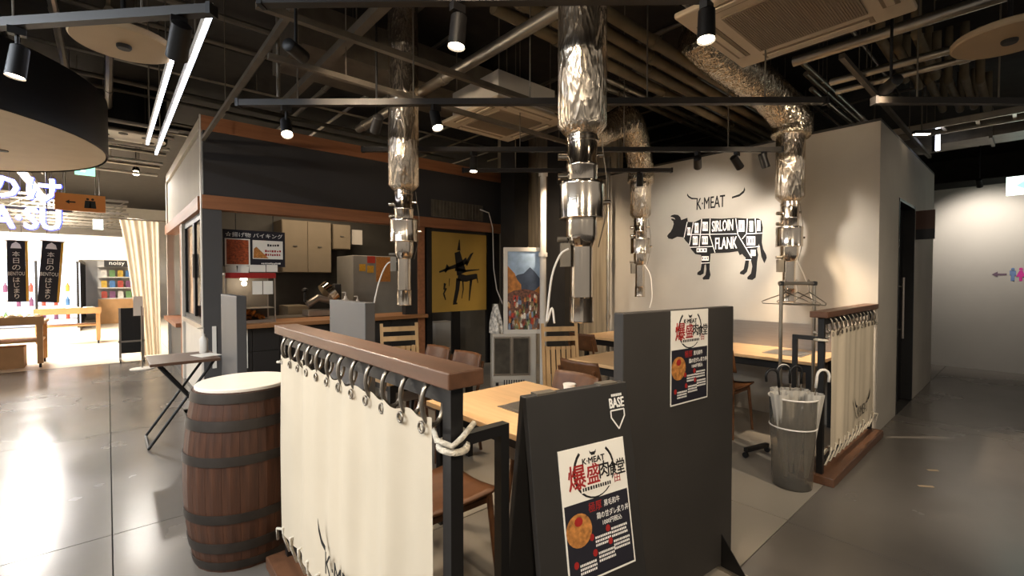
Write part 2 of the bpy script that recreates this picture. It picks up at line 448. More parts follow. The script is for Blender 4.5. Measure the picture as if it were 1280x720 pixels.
arrow = [[(-0.5, 0), (-0.1, 0.28), (-0.1, 0.09), (0.5, 0.09), (0.5, -0.09), (-0.1, -0.09), (-0.1, -0.28)]]
pict('restroom_arrow', 'plum arrow pictogram on grey end wall', arrow, 1249, 343, 'pic_grey', 0.16)
pict('restroom_man', 'blue-grey man pictogram on grey end wall', man, 1266, 343, 'pic_blue', 0.20)
pict('restroom_woman', 'pink woman pictogram on grey end wall', woman, 1276, 343, 'pic_pink', 0.20)

# hanging exit sign before the end wall
p = onX(1258, 222, 9.3)
t = thing('exit_sign', 'lit white exit sign with arrow hanging in the corridor', 'sign', (p.x, p.y, p.z - 0.25))
MB().box(-0.02, 0.02, -0.72, 0, 0, 0.25).build('sign_box', 'exit_white', t)
MB().sheet((-0.021, -0.20, 0.125), (0, -1, 0), (0, 0, 1), [(x * 0.22, y * 0.22) for x, y in arrow[0]], 0.003).build('arrow', 'exit_green', t)
MB().cyl((0, -0.2, 0.25), (0, -0.2, 4.0 - p.z + 0.25), 0.008).cyl((0, -0.55, 0.25), (0, -0.55, 4.0 - p.z + 0.25), 0.008).build('hanger_rod', 'zinc_dark', t)

# dark columns and steel posts before the rear wall
def post_at(u0, u1, x, m, name, label, cat='column', z1=4.0):
    a = onX(u0, 348, x); b = onX(u1, 348, x)
    y0, y1 = min(a.y, b.y), max(a.y, b.y)
    o = MB().box(x, x + (y1 - y0) * 0.9, y0, y1, 0, z1)
    o.box(x - 0.012, x + (y1 - y0) * 0.9 + 0.012, y0 - 0.012, y1 + 0.012, 0, 0.10)
    return tag(o.build(name, m), label, cat)
post_at(684, 706, 5.02, 'dark_col', 'square_column', 'charcoal square column behind the polished exhaust hood')
post_at(626, 643, 4.95, 'dark_col', 'stall_end_column', 'charcoal column at the end of the stall front beside tan beam')
def pole(u, v0, z, r, m, label):
    p = dep(u, v0, z)
    o = MB().cyl((p.x, p.y, 0), (p.x, p.y, p.z), r, n=14).cyl((p.x, p.y, 0), (p.x, p.y, 0.02), r * 2.5, n=14)
    for h in (0.9, 1.7, p.z - 0.06): o.cyl((p.x, p.y, h), (p.x, p.y, h + 0.05), r * 1.45, n=14)
    return tag(o.build('steel_pole', m, None, True), label, 'pole')
pole(679, 214, 5.55, 0.038, 'white_paint', 'cream painted steel pole standing in front of the street picture')
pole(761, 196, 6.25, 0.022, 'zinc', 'thin grey steel conduit pole at the edge of the cow wall')

for k, (u, v, lab) in enumerate(((1157, 608, 'longer pale tape scrap stuck on the corridor floor'), (1166, 588, 'shorter pale tape scrap stuck on the corridor floor'))):
    p = onZ(u, v, 0.0)
    o = MB().box(-0.045 + 0.01 * k, 0.045 - 0.01 * k, -0.012, 0.012, 0, 0.001).box(-0.02, 0.05 - 0.012 * k, -0.009, 0.013, 0.001, 0.0014).build('floor_tape', 'disc'); o.location = (p.x, p.y, 0.0005); o.rotation_euler = (0, 0, -0.9)
    tag(o, lab, 'tape')

# ================================================================ COW WALL GRAPHICS
def cw(x, y):                      # crop pixel of the cow -> photo pixel -> wall coords (y along -Y, z)
    p = onX(825 + x / 5.536, 230 + y / 5.536, XW); return (-p.y, p.z)
cow_o = [(50,360),(60,345),(75,330),(88,305),(96,275),(92,258),(80,248),(78,240),(92,240),(106,247),(102,236),(88,230),(73,226),(80,217),(100,211),(125,214),(140,228),(147,250),(190,234),(192,262),
 (240,264),(290,240),(350,238),(430,240),(530,234),(620,240),(680,238),(702,252),(712,300),(707,360),(705,405),(714,450),(735,490),(739,512),(722,548),(702,502),(693,440),(684,412),
 (672,450),(680,490),(672,540),(668,600),(662,648),(640,664),(606,660),(605,645),(630,620),(640,570),(630,527),(616,530),(612,570),(602,608),(580,628),(553,622),(556,608),(580,590),(590,540),(594,510),(580,498),(570,484),(552,492),(540,465),
 (480,474),(380,478),(350,482),(345,540),(343,590),(350,630),(340,660),(300,662),(295,650),(315,630),(322,590),(318,556),(309,560),(305,590),(302,620),(280,632),(258,628),(260,612),(282,595),(290,550),(285,492),(245,485),(215,450),(204,420),(175,390),(165,370),(120,365),(85,382),(60,378)]
cow = thing('cow_mural', 'black butcher-cut cow mural on the spotlit grey wall', 'mural', (XW, 0, 0))
EX, EZ = (0, -1, 0), (0, 0, 1)
C0 = (-0.004, 0, 0)
def wsheet(b, o, pts, t):          # proud of the wall, towards -X
    return b.sheet(o, (0, -1, 0), (0, 0, 1), pts, t)
wsheet(MB(), (0, 0, 0), [cw(*p) for p in cow_o], 0.004).build('cow_silhouette', 'cow', cow)
def line(b, p, q, w=0.008):
    (x0, y0), (x1, y1) = cw(*p), cw(*q); d = math.hypot(x1 - x0, y1 - y0); nx, ny = -(y1 - y0) / d * w / 2, (x1 - x0) / d * w / 2
    wsheet(b, (-0.004, 0, 0), [(x0 + nx, y0 + ny), (x1 + nx, y1 + ny), (x1 - nx, y1 - ny), (x0 - nx, y0 - ny)], 0.0015)
b = MB()
for p, q in [((190,262),(168,370)),((232,265),(205,420)),((290,242),(272,440)),((348,240),(345,355)),((345,355),(382,475)),((210,350),(530,345)),((210,438),(370,432)),((525,238),(540,350)),((540,350),(635,510)),((605,240),(600,345)),((600,345),(570,380)),((660,240),(665,345)),((600,345),(708,340)),((600,440),(690,432)),((285,548),(345,545)),((590,525),(632,525))]:
    b = MB(); line(b, p, q); b.build('cut_line', 'white_print', cow)
b = MB()
for x0, y0, x1, y1 in [(190,300,212,355),(240,270,268,340),(295,262,332,325),(228,362,262,422),(292,362,332,418),(255,445,325,472),(290,500,338,530),(545,252,585,330),(620,255,645,330),(673,252,696,325),(600,362,660,425),(628,455,662,498)]:
    wsheet(MB(), (-0.004, 0, 0), [cw(x0, y0), cw(x1, y0), cw(x1, y1), cw(x0, y1)], 0.0015).build('cut_label', 'white_print', cow)
b = MB()
for x0, y0, x1, y1 in [(190,300,212,355),(240,270,268,340),(295,262,332,325),(228,362,262,422),(292,362,332,418),(255,445,325,472),(290,500,338,530),(545,252,585,330),(620,255,645,330),(673,252,696,325),(600,362,660,425),(628,455,662,498)]:
    n = 3
    for k in range(n):             # the dark strokes of the tiny cut names
        xa = x0 + (x1 - x0) * (k + 0.25) / n; xb = x0 + (x1 - x0) * (k + 0.6) / n
        ya = y0 + (y1 - y0) * (0.2 + 0.1 * (k % 2)); yb = y1 - (y1 - y0) * 0.25
        wsheet(b, (-0.0055, 0, 0), [cw(xa, ya), cw(xb, ya), cw(xb, yb), cw(xa, yb)], 0.0006)
b.build('cut_names', 'cow', cow)['kind'] = 'stuff'
def wtext(s, x, y, w, h, m, name='lettering', par=cow, off=-0.0055):
    c = cw(x, y); l = cw(x - w / 2, y); r = cw(x + w / 2, y); tp = cw(x, y - h / 2); bt = cw(x, y + h / 2)
    return text(name, s, 0.1, m, par, (off, -c[0], c[1]), (0, -1, 0), (0, 0, 1), 0.0006, width=r[0] - l[0], height=tp[1] - bt[1], heavy=0.012)
wtext('SIRLOIN', 433, 288, 145, 75, 'white_print')
wtext('FLANK', 458, 408, 150, 80, 'white_print')
km = thing('wall_lettering', 'horned shop lettering on the spotlit grey wall above the cow', 'lettering', (XW, 0, 0))
wtext('K·MEAT', 350, 128, 195, 80, 'cow', par=km, off=-0.002)
wsheet(MB(), (0, 0, 0), [cw(*p) for p in [(190,66),(200,82),(220,95),(262,98),(262,106),(220,106),(198,94),(188,80)]], 0.003).build('horn', 'cow', km)
wsheet(MB(), (0, 0, 0), [cw(*p) for p in [(585,22),(578,45),(550,70),(500,88),(498,100),(550,86),(582,60),(590,40)]], 0.003).build('horn', 'cow', km)

# ================================================================ FOOD STALL
st = thing('food_stall', 'charcoal food stall with tan timber beams and open serving counter', 'stall', (0, 0, 0))
def fx(u): return onY(u, 348, YK).x
XE = fx(627)
LY = 10.30
MB().box(XK + 0.02, XE, YK + 0.02, YK + 0.14, 2.376, 3.10).build('fascia_panel', 'fascia', st)
MB().box(XK + 0.02, XK + 0.14, YK + 0.14, LY, 2.376, 3.10).build('side_fascia_panel', 'plaster', st, label='pale lit side fascia')
MB().box(XK, XE, YK, YK + 0.16, 3.10, 3.263).build('top_beam', 'beam_x', st, bevel=0.004)
MB().box(XK, XK + 0.16, YK + 0.16, LY, 3.14, 3.263).build('side_top_beam', 'white_paint', st)
MB().box(XK, XE, YK - 0.02, YK + 0.15, 2.22, 2.376).build('lower_beam', 'beam_x', st, bevel=0.004)
MB().box(XK - 0.02, XK + 0.15, YK + 0.15, LY, 2.22, 2.376).build('side_lower_beam', 'beam_y', st)
MB().box(XK, fx(278), YK, YK + 0.16, 0, 2.22).build('corner_post', 'slate', st)
MB().box(XK - 0.012, XK, YK - 0.004, YK + 0.04, 0, 3.263).build('corner_trim', 'white_paint', st)
MB().box(fx(523), fx(531), YK, YK + 0.14, 0.0, 2.22).build('timber_post', 'beam_y', st)
MB().box(fx(508), fx(523), YK + 0.03, YK + 0.13, 0.0, 2.22).build('dark_post', 'dark_col', st)
MB().box(fx(531), XE, YK + 0.06, YK + 0.14, 1.0, 2.22).build('art_backing', 'dark_col', st)
for u in (537, 612): MB().box(fx(u) - 0.05, fx(u) + 0.05, YK + 0.0, YK + 0.06, 0, 2.22).build('art_frame_post', 'black', st)
MB().box(fx(566), fx(576), YK + 0.02, YK + 0.06, 0, 1.0).build('art_frame_post', 'black', st)
MB().box(fx(278), fx(531), YK - 0.10, YK + 0.55, 0.85, 0.90).build('counter_top', 'counter', st, bevel=0.004)
bs = MB().box(fx(278), fx(531), YK + 0.02, YK + 0.50, 0, 0.85).build('counter_base', 'grout', st)
tw, th = 0.298, 0.275
x = fx(278)
while x + tw < fx(531):
    for k in range(3):
        MB().box(x + 0.004, x + tw - 0.004, YK + 0.004, YK + 0.02, 0.012 + k * (th + 0.003), k * (th + 0.003) + th).build('tile', 'tile', bs)
    x += tw
# ribbed vent panel in the fascia right of the hood
vp = MB().box(fx(540), fx(604), YK - 0.002, YK + 0.02, 2.40, 2.66).build('vent_panel', 'zinc_dark', st)
for k in range(16):
    xx = fx(540) + (fx(604) - fx(540)) * (k + 0.5) / 16
    MB().box(xx - 0.012, xx + 0.012, YK - 0.012, YK - 0.002, 2.41, 2.65).build('rib', 'zinc_dark', vp)
# side of the stall: posts, sills and windows
MB().box(XK, XK + 0.10, LY - 0.10, LY, 0, 3.263).build('side_post', 'white_paint', st)
MB().box(XK, XK + 0.12, 8.15, 8.30, 0, 2.22).build('side_post', 'orange_in', st)
MB().box(XK, XK + 0.04, 8.05, 8.15, 0, 2.22).build('side_post', 'white_paint', st)
MB().box(XK - 0.06, XK + 0.30, 8.30, LY - 0.10, 0.72, 0.78).build('side_sill', 'beam_y', st)
MB().box(XK + 0.04, XK + 0.10, 8.30, LY - 0.10, 0.0, 0.72).build('side_base', 'slate', st)
MB().box(XK + 0.30, XK + 0.36, 8.30, LY - 0.10, 0.78, 2.22).build('side_reveal', 'orange_in', st)
wf = MB().box(XK + 0.03, XK + 0.07, YK + 0.16, 8.05, 0.90, 0.96).box(XK + 0.03, XK + 0.07, YK + 0.16, 8.05, 2.14, 2.22)
for y in (YK + 0.16, 7.05, 7.13, 7.97): wf.box(XK + 0.03, XK + 0.07, y, y + 0.06, 0.96, 2.14)
wf = wf.build('side_window_frame', 'black', st)
MB().box(XK + 0.045, XK + 0.052, YK + 0.22, 7.05, 0.96, 2.14).build('pane', 'glass', wf)
MB().box(XK + 0.045, XK + 0.052, 7.19, 7.97, 0.96, 2.14).build('pane', 'glass', wf)
MB().box(XK + 0.01, XK + 0.03, 7.06, 7.10, 1.45, 1.75).build('latch', 'brushed', wf)
MB().box(XK, XK + 0.12, YK + 0.16, 8.05, 0.84, 0.90).build('side_counter', 'brushed', st)
MB().box(XK + 0.03, XK + 0.09, YK + 0.16, 8.05, 0.0, 0.84).build('side_base', 'white_paint', st)
# back and roof of the kitchen
MB().box(XK + 0.2, 5.36, 8.55, 8.65, 0, 3.1).build('kitchen_back_wall', 'kitchen_wall', st)
MB().box(XK + 0.2, XE, YK + 0.16, 8.55, 3.0, 3.05).build('stall_ceiling', 'kitchen_wall', st)
MB().box(5.28, 5.36, YK + 0.16, 8.55, 0, 3.0).build('kitchen_end_wall', 'kitchen_wall', st)

# gold brush-painting poster
a = onY(540, 289, YK - 0.02); c = onY(608, 387, YK - 0.02)
t = thing('gold_art_poster', 'gold poster with a black brush-painted figure at the stall end', 'poster', (a.x, YK - 0.012, c.z))
W, Hh = c.x - a.x, a.z - c.z
MB().box(0, W, -0.008, 0, 0, Hh).build('sheet', 'gold', t)
def brush(pts, w0, w1):
    n = len(pts)
    L, R = [], []
    for i, (x, y) in enumerate(pts):
        x2, y2 = pts[min(i + 1, n - 1)]; x1, y1 = pts[max(i - 1, 0)]
        d = math.hypot(x2 - x1, y2 - y1) or 1; w = (w0 + (w1 - w0) * i / (n - 1)) / 2
        nx, ny = -(y2 - y1) / d * w, (x2 - x1) / d * w
        L.append(((x + nx) * W, (y + ny) * Hh)); R.append(((x - nx) * W, (y - ny) * Hh))
    MB().sheet((0, -0.008, 0), (1, 0, 0), (0, 0, 1), L + R[::-1], 0.0015).build('brush_stroke', 'print_black', t)
for pts, w0, w1 in [([(0.44, 0.76), (0.48, 0.62), (0.52, 0.48)], .10, .18), ([(0.48, 0.92), (0.47, 0.78)], .01, .06), ([(0.12, 0.50), (0.30, 0.55), (0.50, 0.60), (0.62, 0.66)], .02, .08),
     ([(0.60, 0.60), (0.70, 0.73), (0.74, 0.76)], .06, .01), ([(0.40, 0.54), (0.60, 0.52), (0.86, 0.54)], .05, .01), ([(0.45, 0.44), (0.60, 0.42), (0.80, 0.45)], .10, .07),
     ([(0.46, 0.42), (0.44, 0.28), (0.39, 0.11)], .08, .06), ([(0.70, 0.42), (0.68, 0.28), (0.66, 0.13)], .05, .02), ([(0.54, 0.40), (0.55, 0.28), (0.52, 0.16)], .03, .01),
     ([(0.36, 0.10), (0.44, 0.10)], .03, .02), ([(0.22, 0.36), (0.20, 0.28)], .04, .02), ([(0.24, 0.30), (0.19, 0.22)], .03, .02), ([(0.20, 0.22), (0.23, 0.15)], .03, .015), ([(0.30, 0.42), (0.29, 0.32)], .012, .006),
     ([(0.28, 0.58), (0.22, 0.50)], .07, .03), ([(0.80, 0.48), (0.83, 0.36)], .03, .01)]:
    brush(pts, w0, w1)

# hanging menu board behind the glass
a = onY(278, 286, YK + 0.20); c = onY(356.5, 334, YK + 0.20)
t = thing('menu_board', 'black menu board with two food pictures hanging over the counter', 'sign', (a.x, YK + 0.20, c.z))
W, Hh = c.x - a.x, a.z - c.z
MB().box(0, W, 0, 0.012, 0, Hh).build('board', 'print_navy', t)
FRX, FRZ = (1, 0, 0), (0, 0, 1)
text('title', '☆揚げ物 バイキング', 0.1, 'white_print', t, (W * 0.5, -0.001, Hh * 0.87), FRX, FRZ, 0.0006, width=W * 0.92, height=Hh * 0.13)
def pic(par, x0, x1, z0, z1, m, y=-0.001, name='picture'):
    return MB().box(x0, x1, y - 0.002, y, z0, z1).build(name, m, par)
pic(t, W * 0.03, W * 0.42, Hh * 0.02, Hh * 0.76, 'paper'); pic(t, W * 0.055, W * 0.395, Hh * 0.06, Hh * 0.73, 'food_red', -0.003)
pic(t, W * 0.46, W * 0.96, Hh * 0.22, Hh * 0.74, 'paper')
MB().sheet((0, -0.003, 0), FRX, FRZ, [(W * .47, Hh * .24), (W * .72, Hh * .24), (W * .62, Hh * .40), (W * .52, Hh * .56), (W * .48, Hh * .5)], 0.001).build('picture', 'food', t)
scribble(t, (W * .70, W * .93), (Hh * .56, Hh * .68), 1, 'print_black', -0.003)
scribble(t, (W * .66, W * .94), (Hh * .30, Hh * .50), 2, 'print_red', -0.003)
scribble(t, (W * .60, W * .94), (Hh * .06, Hh * .14), 1, 'white_print', -0.001)
MB().cyl((W * .2, 0.006, Hh), (W * .2, 0.006, 3.0 - c.z), 0.004).cyl((W * .8, 0.006, Hh), (W * .8, 0.006, 3.0 - c.z), 0.004).build('hanging_wire', 'black', t)
for k, (u0, u1, v0, v1, r) in enumerate([(282, 296, 332, 343, 6), (297, 311, 332, 343, -8), (312, 332, 331, 340, 0), (333, 347, 331, 340, 0)]):
    p = onY((u0 + u1) / 2, (v0 + v1) / 2, YK + 0.17); q = onY(u1, v1, YK + 0.17); w = abs(q.x - p.x); h = abs(p.z - q.z)
    cs, sn = math.cos(math.radians(r)), math.sin(math.radians(r))
    o = MB().sheet(p, (cs, 0, sn), (-sn, 0, cs), [(-w, -h), (w, -h), (w, h), (-w, h)], 0.002).build('price_card', 'paper')
    tag(o, 'small white handwritten price card below the menu board', 'card', 'price cards under the menu board')

# heated glass showcase with fried food
a = onY(279, 344, YK + 0.08); c = onY(345, 397, YK + 0.08)
x0, x1 = a.x + 0.02, c.x; z0 = 0.90; z1 = a.z
t = thing('heated_showcase', 'glass food warmer with red header strip on the stall counter', 'showcase', (x0, YK + 0.08, z0))
W, D, Hh = x1 - x0, 0.36, z1 - z0
MB().box(0, W, 0, D, 0, 0.035).build('base_tray', 'brushed', t)
fr = MB()
for xx in (0, W - 0.015):
    for yy in (0, D - 0.015): fr.box(xx, xx + 0.015, yy, yy + 0.015, 0.035, Hh)
fr.box(0, W, 0, D, Hh, Hh + 0.03).box(0, W, 0, D, Hh * 0.30, Hh * 0.30 + 0.006)
fr.build('frame', 'brushed', t)
MB().box(-0.002, W + 0.002, -0.006, 0, Hh - 0.035, Hh + 0.03).build('header_strip', 'print_red', t)
MB().box(0.015, W - 0.015, 0.002, 0.006, 0.035, Hh - 0.035).build('front_pane', 'glass', t)
MB().box(0.015, W - 0.015, D - 0.006, D, 0.035, Hh).build('back_panel', 'kitchen_wall', t)
MB().box(W * 0.35, W * 0.47, D * 0.35, D * 0.55, Hh - 0.06, Hh - 0.02).build('heat_lamp', 'lamp_soft', t)
lamp('heat_lamp_light', 'POINT', t, (W * 0.41, D * 0.4, Hh - 0.10), 4.0, WARM, size=0.03)
for k in range(2):
    MB().box(W * (0.52 + 0.22 * k), W * (0.72 + 0.22 * k), -0.003, -0.001, Hh * 0.60, Hh * 0.88).build('price_sheet', 'paper', t)
for k in range(22):
    px, py = W * random.uniform(0.30, 0.80), D * random.uniform(0.2, 0.8); s = random.uniform(0.020, 0.034)
    pz = 0.035 + s * 0.8 + max(0, 0.09 - abs(px - W * 0.5) * 0.6) * random.random()
    b = MB().lathe([(0.001, -s), (s * .8, -s * .6), (s, 0), (s * .75, s * .6), (0.001, s)], n=8)
    o = b.build('fried_piece', 'fried', None, True); o.location = (x0 + px, YK + 0.08 + py, z0 + pz)
    o.rotation_euler = (random.random() * 3, random.random() * 3, 0); o.scale = (1.3, 0.9, 0.8)
    tag(o, 'golden fried food piece heaped in the glass showcase', 'fried food', 'fried food in the showcase')

# kitchen fittings seen through the opening
def fit(u0, u1, v0, v1, y, d, name, label, cat, m, doors=0, handle=True):
    a = onY(u0, v0, y); c = onY(u1, v1, y)
    t = thing(name, label, cat, (a.x, y, c.z)); W, Hh = c.x - a.x, a.z - c.z
    MB().box(0, W, 0, d, 0, Hh).build('body', m, t)
    for k in range(doors):
        dr = MB().box(W * k / doors + 0.008, W * (k + 1) / doors - 0.008, -0.016, 0, 0.01, Hh - 0.01).build('door', m, t)
        if handle: MB().box(W * (k + 0.5) / doors - 0.03, W * (k + 0.5) / doors + 0.03, -0.03, -0.016, Hh * 0.5, Hh * 0.5 + 0.015).build('handle', 'kitchen_wall', dr)
    return t, W, Hh
fit(352, 414, 274, 341, 8.0, 0.50, 'upper_cabinet', 'wide beige kitchen wall cabinet inside the stall', 'cabinet', 'beige_cab', 2)
fit(416, 438, 280, 312, 8.0, 0.50, 'upper_cabinet', 'narrow beige kitchen wall cabinet inside the stall', 'cabinet', 'beige_cab', 1)
fit(440, 453, 287, 306, 8.1, 0.40, 'small_box', 'small cream box on the kitchen shelf inside the stall', 'box', 'white_paint', 0)
# refrigerator side with stickers
t, W, Hh = fit(441, 503, 319, 397, 7.3, 0.7, 'steel_refrigerator', 'grey refrigerator side with stickers inside the stall', 'refrigerator', 'brushed', 0)
t.location.z = 0; 
for o in t.children:
    bpy.data.objects.remove(o)
zt = onY(441, 319, 7.3).z
MB().box(0, W, 0, 0.7, 0.05, zt).build('body', 'fridge_grey', t, bevel=0.01)
MB().box(0.02, W - 0.02, 0.02, 0.68, 0, 0.05).build('plinth', 'black', t)
M['sticker_red'] = mat('sticker_red', 'b23b2a', 0.6, var=0.1); M['sticker_yel'] = mat('sticker_yellow', 'c9952d', 0.6, var=0.2, scale=50)
for u0, u1, v0, v1, m in [(459, 469, 320, 329, 'sticker_red'), (449, 457, 330, 339, 'sticker_yel'), (459, 467, 332, 341, 'sticker_yel'), (470, 488, 321, 352, 'food')]:
    a = onY(u0, v0, 7.3); c = onY(u1, v1, 7.3); x0 = t.location.x
    MB().box(a.x - x0, c.x - x0, -0.003, -0.0005, c.z, a.z).build('sticker', m, t)
# meat slicer on the counter behind
p = onY(405, 395, 6.9)
t = thing('meat_slicer', 'steel meat slicer standing on the stall counter', 'slicer', (p.x, 6.85, 0.90))
MB().box(-0.28, 0.25, -0.14, 0.14, 0, 0.09).build('base', 'brushed', t, bevel=0.01)
MB().cyl((0.02, 0.0, 0.30), (0.10, 0.0, 0.36), 0.17, n=24).build('blade_guard', 'steel', t, True)
MB().tube([(-0.25, 0, 0.16), (-0.1, 0, 0.26), (0.1, 0.02, 0.20)], 0.05, 10).build('carriage', 'brushed', t, True)
MB().box(0.12, 0.22, -0.06, 0.06, 0.09, 0.46).build('motor_head', 'dark_col', t, bevel=0.015)
MB().cyl((-0.28, 0, 0.2), (-0.28, 0, 0.34), 0.025).lathe([(0.001, 0), (0.04, 0.02), (0.04, 0.05), (0.001, 0.07)], (-0.28, 0, 0.34), 12).build('handle', 'black', t, True)
t = thing('steel_worktable', 'steel prep table under the meat slicer inside the stall', 'table', (fx(352), 7.05, 0))
MB().box(0, 0.95, 0, 0.5, 0.84, 0.88).build('top', 'brushed', t)
for xx in (0.03, 0.88):
    for yy in (0.03, 0.43): MB().box(xx, xx + 0.04, yy, yy + 0.04, 0, 0.84).build('leg', 'brushed', t)
# wire rack jug on the counter
for u, h, lab in [(432, 0.34, 'tall clear sauce pump bottle on the stall counter'), (447, 0.28, 'short clear sauce pump bottle on the stall counter')]:
    p = onY(u, 390, YK + 0.35)
    t = thing('pump_bottle', lab, 'bottle', (p.x, YK + 0.35, 0.90))
    MB().lathe([(0.05, 0), (0.055, 0.02), (0.055, h * 0.65), (0.02, h * 0.78), (0.02, h * 0.85)], n=14).build('body', 'flex', t, True)
    MB().cyl((0, 0, h * 0.85), (0, 0, h), 0.008).cyl((0, 0, h), (-0.05, 0, h), 0.008).build('pump', 'white_paint', t, True)
# white cutting board and rear bench
fit(360, 386, 383, 397, 7.6, 0.5, 'kitchen_bench', 'low cream bench against the kitchen back wall', 'bench', 'beige_cab', 0)

# menu stand behind the dark posts
p = onY(268, 400, YK - 0.06); q = onY(310, 460, YK - 0.06)
for k, (u0, u1, lab) in enumerate([(265, 271, 'white narrow price sheet under the counter beside the corner post'), (303, 310, 'white narrow price sheet hanging under the counter edge')]):
    a = onY(u0, 408, YK - 0.01); c = onY(u1, 460, YK - 0.01)
    t = thing('price_sheet', lab, 'sheet', (a.x, YK - 0.012, c.z))
    MB().box(0, c.x - a.x, 0, 0.004, 0, a.z - c.z).build('sheet', 'paper', t)
    scribble(t, (0.01, c.x - a.x - 0.01), ((a.z - c.z) * 0.45, (a.z - c.z) * 0.92), 3, 'print_black', -0.0005)

fit(544, 571, 404, 438, 7.6, 0.4, 'low_shelf', 'low pale bench glimpsed under the gold poster', 'bench', 'white_paint', 0)
P = [onY(600, 262, YK - 0.05), onY(611, 266, YK - 0.06), onY(616, 285, YK - 0.06), onY(617, 335, YK - 0.08), onY(621, 362, YK - 0.3), onY(630, 384, YK - 0.5)]
o = MB().tube(P, 0.010, 6).build('hanging_cable', 'cable', None, True, ang=180); tag(o, 'thin white cable hanging at the end of the stall beam', 'cable')

# ================================================================ ROPE-LACED CANVAS BARRIERS
def make_barrier(label, loc, rotz, near_low):
    """runs along local +y (0..L), canvas faces local -x; the foot loop stands at the near end"""
    L = 1.56
    t = thing('canvas_barrier', label, 'barrier', loc, rotz)
    MB().box(0.0, 0.11, 0, L, 1.165, 1.208).build('top_rail', 'rail_wood', t, bevel=0.004)
    MB().box(-0.05, 0.17, 0, L, 0, 0.06).build('base_board', 'rail_wood', t, bevel=0.005)
    for y in (0.035, L - 0.075): MB().box(0.030, 0.068, y, y + 0.038, 0.06, 1.165).build('post', 'black', t)
    MB().box(0.030, 0.068, 0.073, L - 0.075, 1.115, 1.165).build('top_bar', 'black', t)
    MB().box(0.035, 0.063, 0.073, L - 0.075, 0.115, 0.145).build('bottom_bar', 'black', t)
    yb = 0.035 if near_low else L - 0.075
    MB().box(0.068, 0.23, yb + 0.004, yb + 0.034, 1.0, 1.03).box(0.20, 0.23, yb + 0.004, yb + 0.034, 0.0, 1.0).build('brace', 'black', t)
    n = 12; y0, y1 = 0.10, L - 0.10; xf = 0.012
    def cloth(u, v):
        y = y0 + (y1 - y0) * u
        w = 0.014 * math.sin(u * 24 + 0.8 * v) * abs(math.sin(u * 5 + 0.6)) + 0.005 * math.sin(u * 53 + 1.3 + v * 1.5)
        sc = math.sin(u * (n - 0.9) * PI) ** 2
        z = 0.20 + (1.075 - 0.20) * v
        if v > 0.85: z -= 0.012 * sc * (v - 0.85) / 0.15
        return (xf - 0.004 + w * (0.45 + 0.55 * (1 - abs(v - 0.5))), y, z)
    MB().grid(cloth, 140, 18).build('canvas', 'cloth', t, True, ang=180)
    rm = None
    for k in range(n):
        y = y0 + 0.03 + (y1 - y0 - 0.06) * k / (n - 1)
        if rm is None:
            pts = [(0.026 * 1.0 * math.cos(a) * 1.3 + 0.035, 0.004 * math.sin(a), 1.103 + 0.058 * math.sin(a)) for a in [2 * PI * i / 16 for i in range(16)]]
            rm = MB().loop(pts, 0.0068).mesh('hook_ring', 'ring', True, 180)
            gm = MB().loop([(xf - 0.012, 0.014 * math.cos(a), 1.045 + 0.014 * math.sin(a)) for a in [2 * PI * i / 12 for i in range(12)]], 0.004).mesh('grommet', 'ring', True, 180)
            lm = MB().tube([(0.022, 0, 0.245), (-0.002, 0.004, 0.24), (0.004, 0.012, 0.19), (0.03, 0.02, 0.108), (0.068, 0.024, 0.115), (0.066, 0.02, 0.15), (0.028, 0.0, 0.225)], 0.0065, 6).mesh('rope_lace', 'rope', True, 180)
        place(rm, 'hook_ring', t, (0, y, 0)); place(gm, 'grommet', t, (0, y, 0)); place(lm, 'rope_lace', t, (0, y, 0))
    ya = 0.035 if near_low else L - 0.056
    kn = MB()
    kn.loop([(0.049 + 0.036 * math.cos(a), ya + 0.019 + 0.036 * math.sin(a), 1.005 + 0.006 * math.sin(a)) for a in [2 * PI * i / 16 for i in range(16)]], 0.010)
    kn.tube([(0.02, y0 if near_low else y1, 1.04), (0.0, ya + 0.02, 1.03), (0.02, ya - 0.02, 1.02), (0.05, ya - 0.02, 1.035), (0.10, ya - 0.005, 1.06)], 0.008, 6)
    kn.build('rope_knot', 'rope', t, True, ang=180)
    yb = L - 0.056 if near_low else 0.035
    kf = MB().tube([(0.02, y1 - 0.02 if near_low else y0, 1.04), (0.0, yb, 1.03), (0.05, yb + 0.05, 1.02), (0.075, yb + 0.02, 1.0)], 0.007, 6)
    kf.tube([(0.02, y1 - 0.02 if near_low else y0, 0.22), (-0.01, yb, 0.21), (0.0, yb + 0.03, 0.14)], 0.007, 6)
    kf.build('rope_knot', 'rope', t, True, ang=180)
    # printed horned name low on the canvas
    xc = xf - 0.024
    text('print', 'K·MEAT', 0.1, 'print_black', t, (xc, 0.66 if near_low else 0.60, 0.36), (0, -1, 0), (0, 0, 1), 0.0004, width=0.34, height=0.085)
    for s in (-1, 1):
        MB().sheet((xc, 0.66 if near_low else 0.60, 0.40), (0, -s, 0), (0, 0, 1), [(0.17, 0.0), (0.215, 0.012), (0.245, 0.05), (0.252, 0.095), (0.232, 0.06), (0.205, 0.03), (0.17, 0.02)], 0.0008).build('horn_print', 'print_black', t)
    return t
make_barrier('brown-railed barrier with cream canvas laced beside the barrel', (0.62, 0.94, 0), 0.0, True)
make_barrier('brown-railed barrier with cream canvas laced beside the umbrella bin', (5.28, 0.94, 0), PI / 2, False)

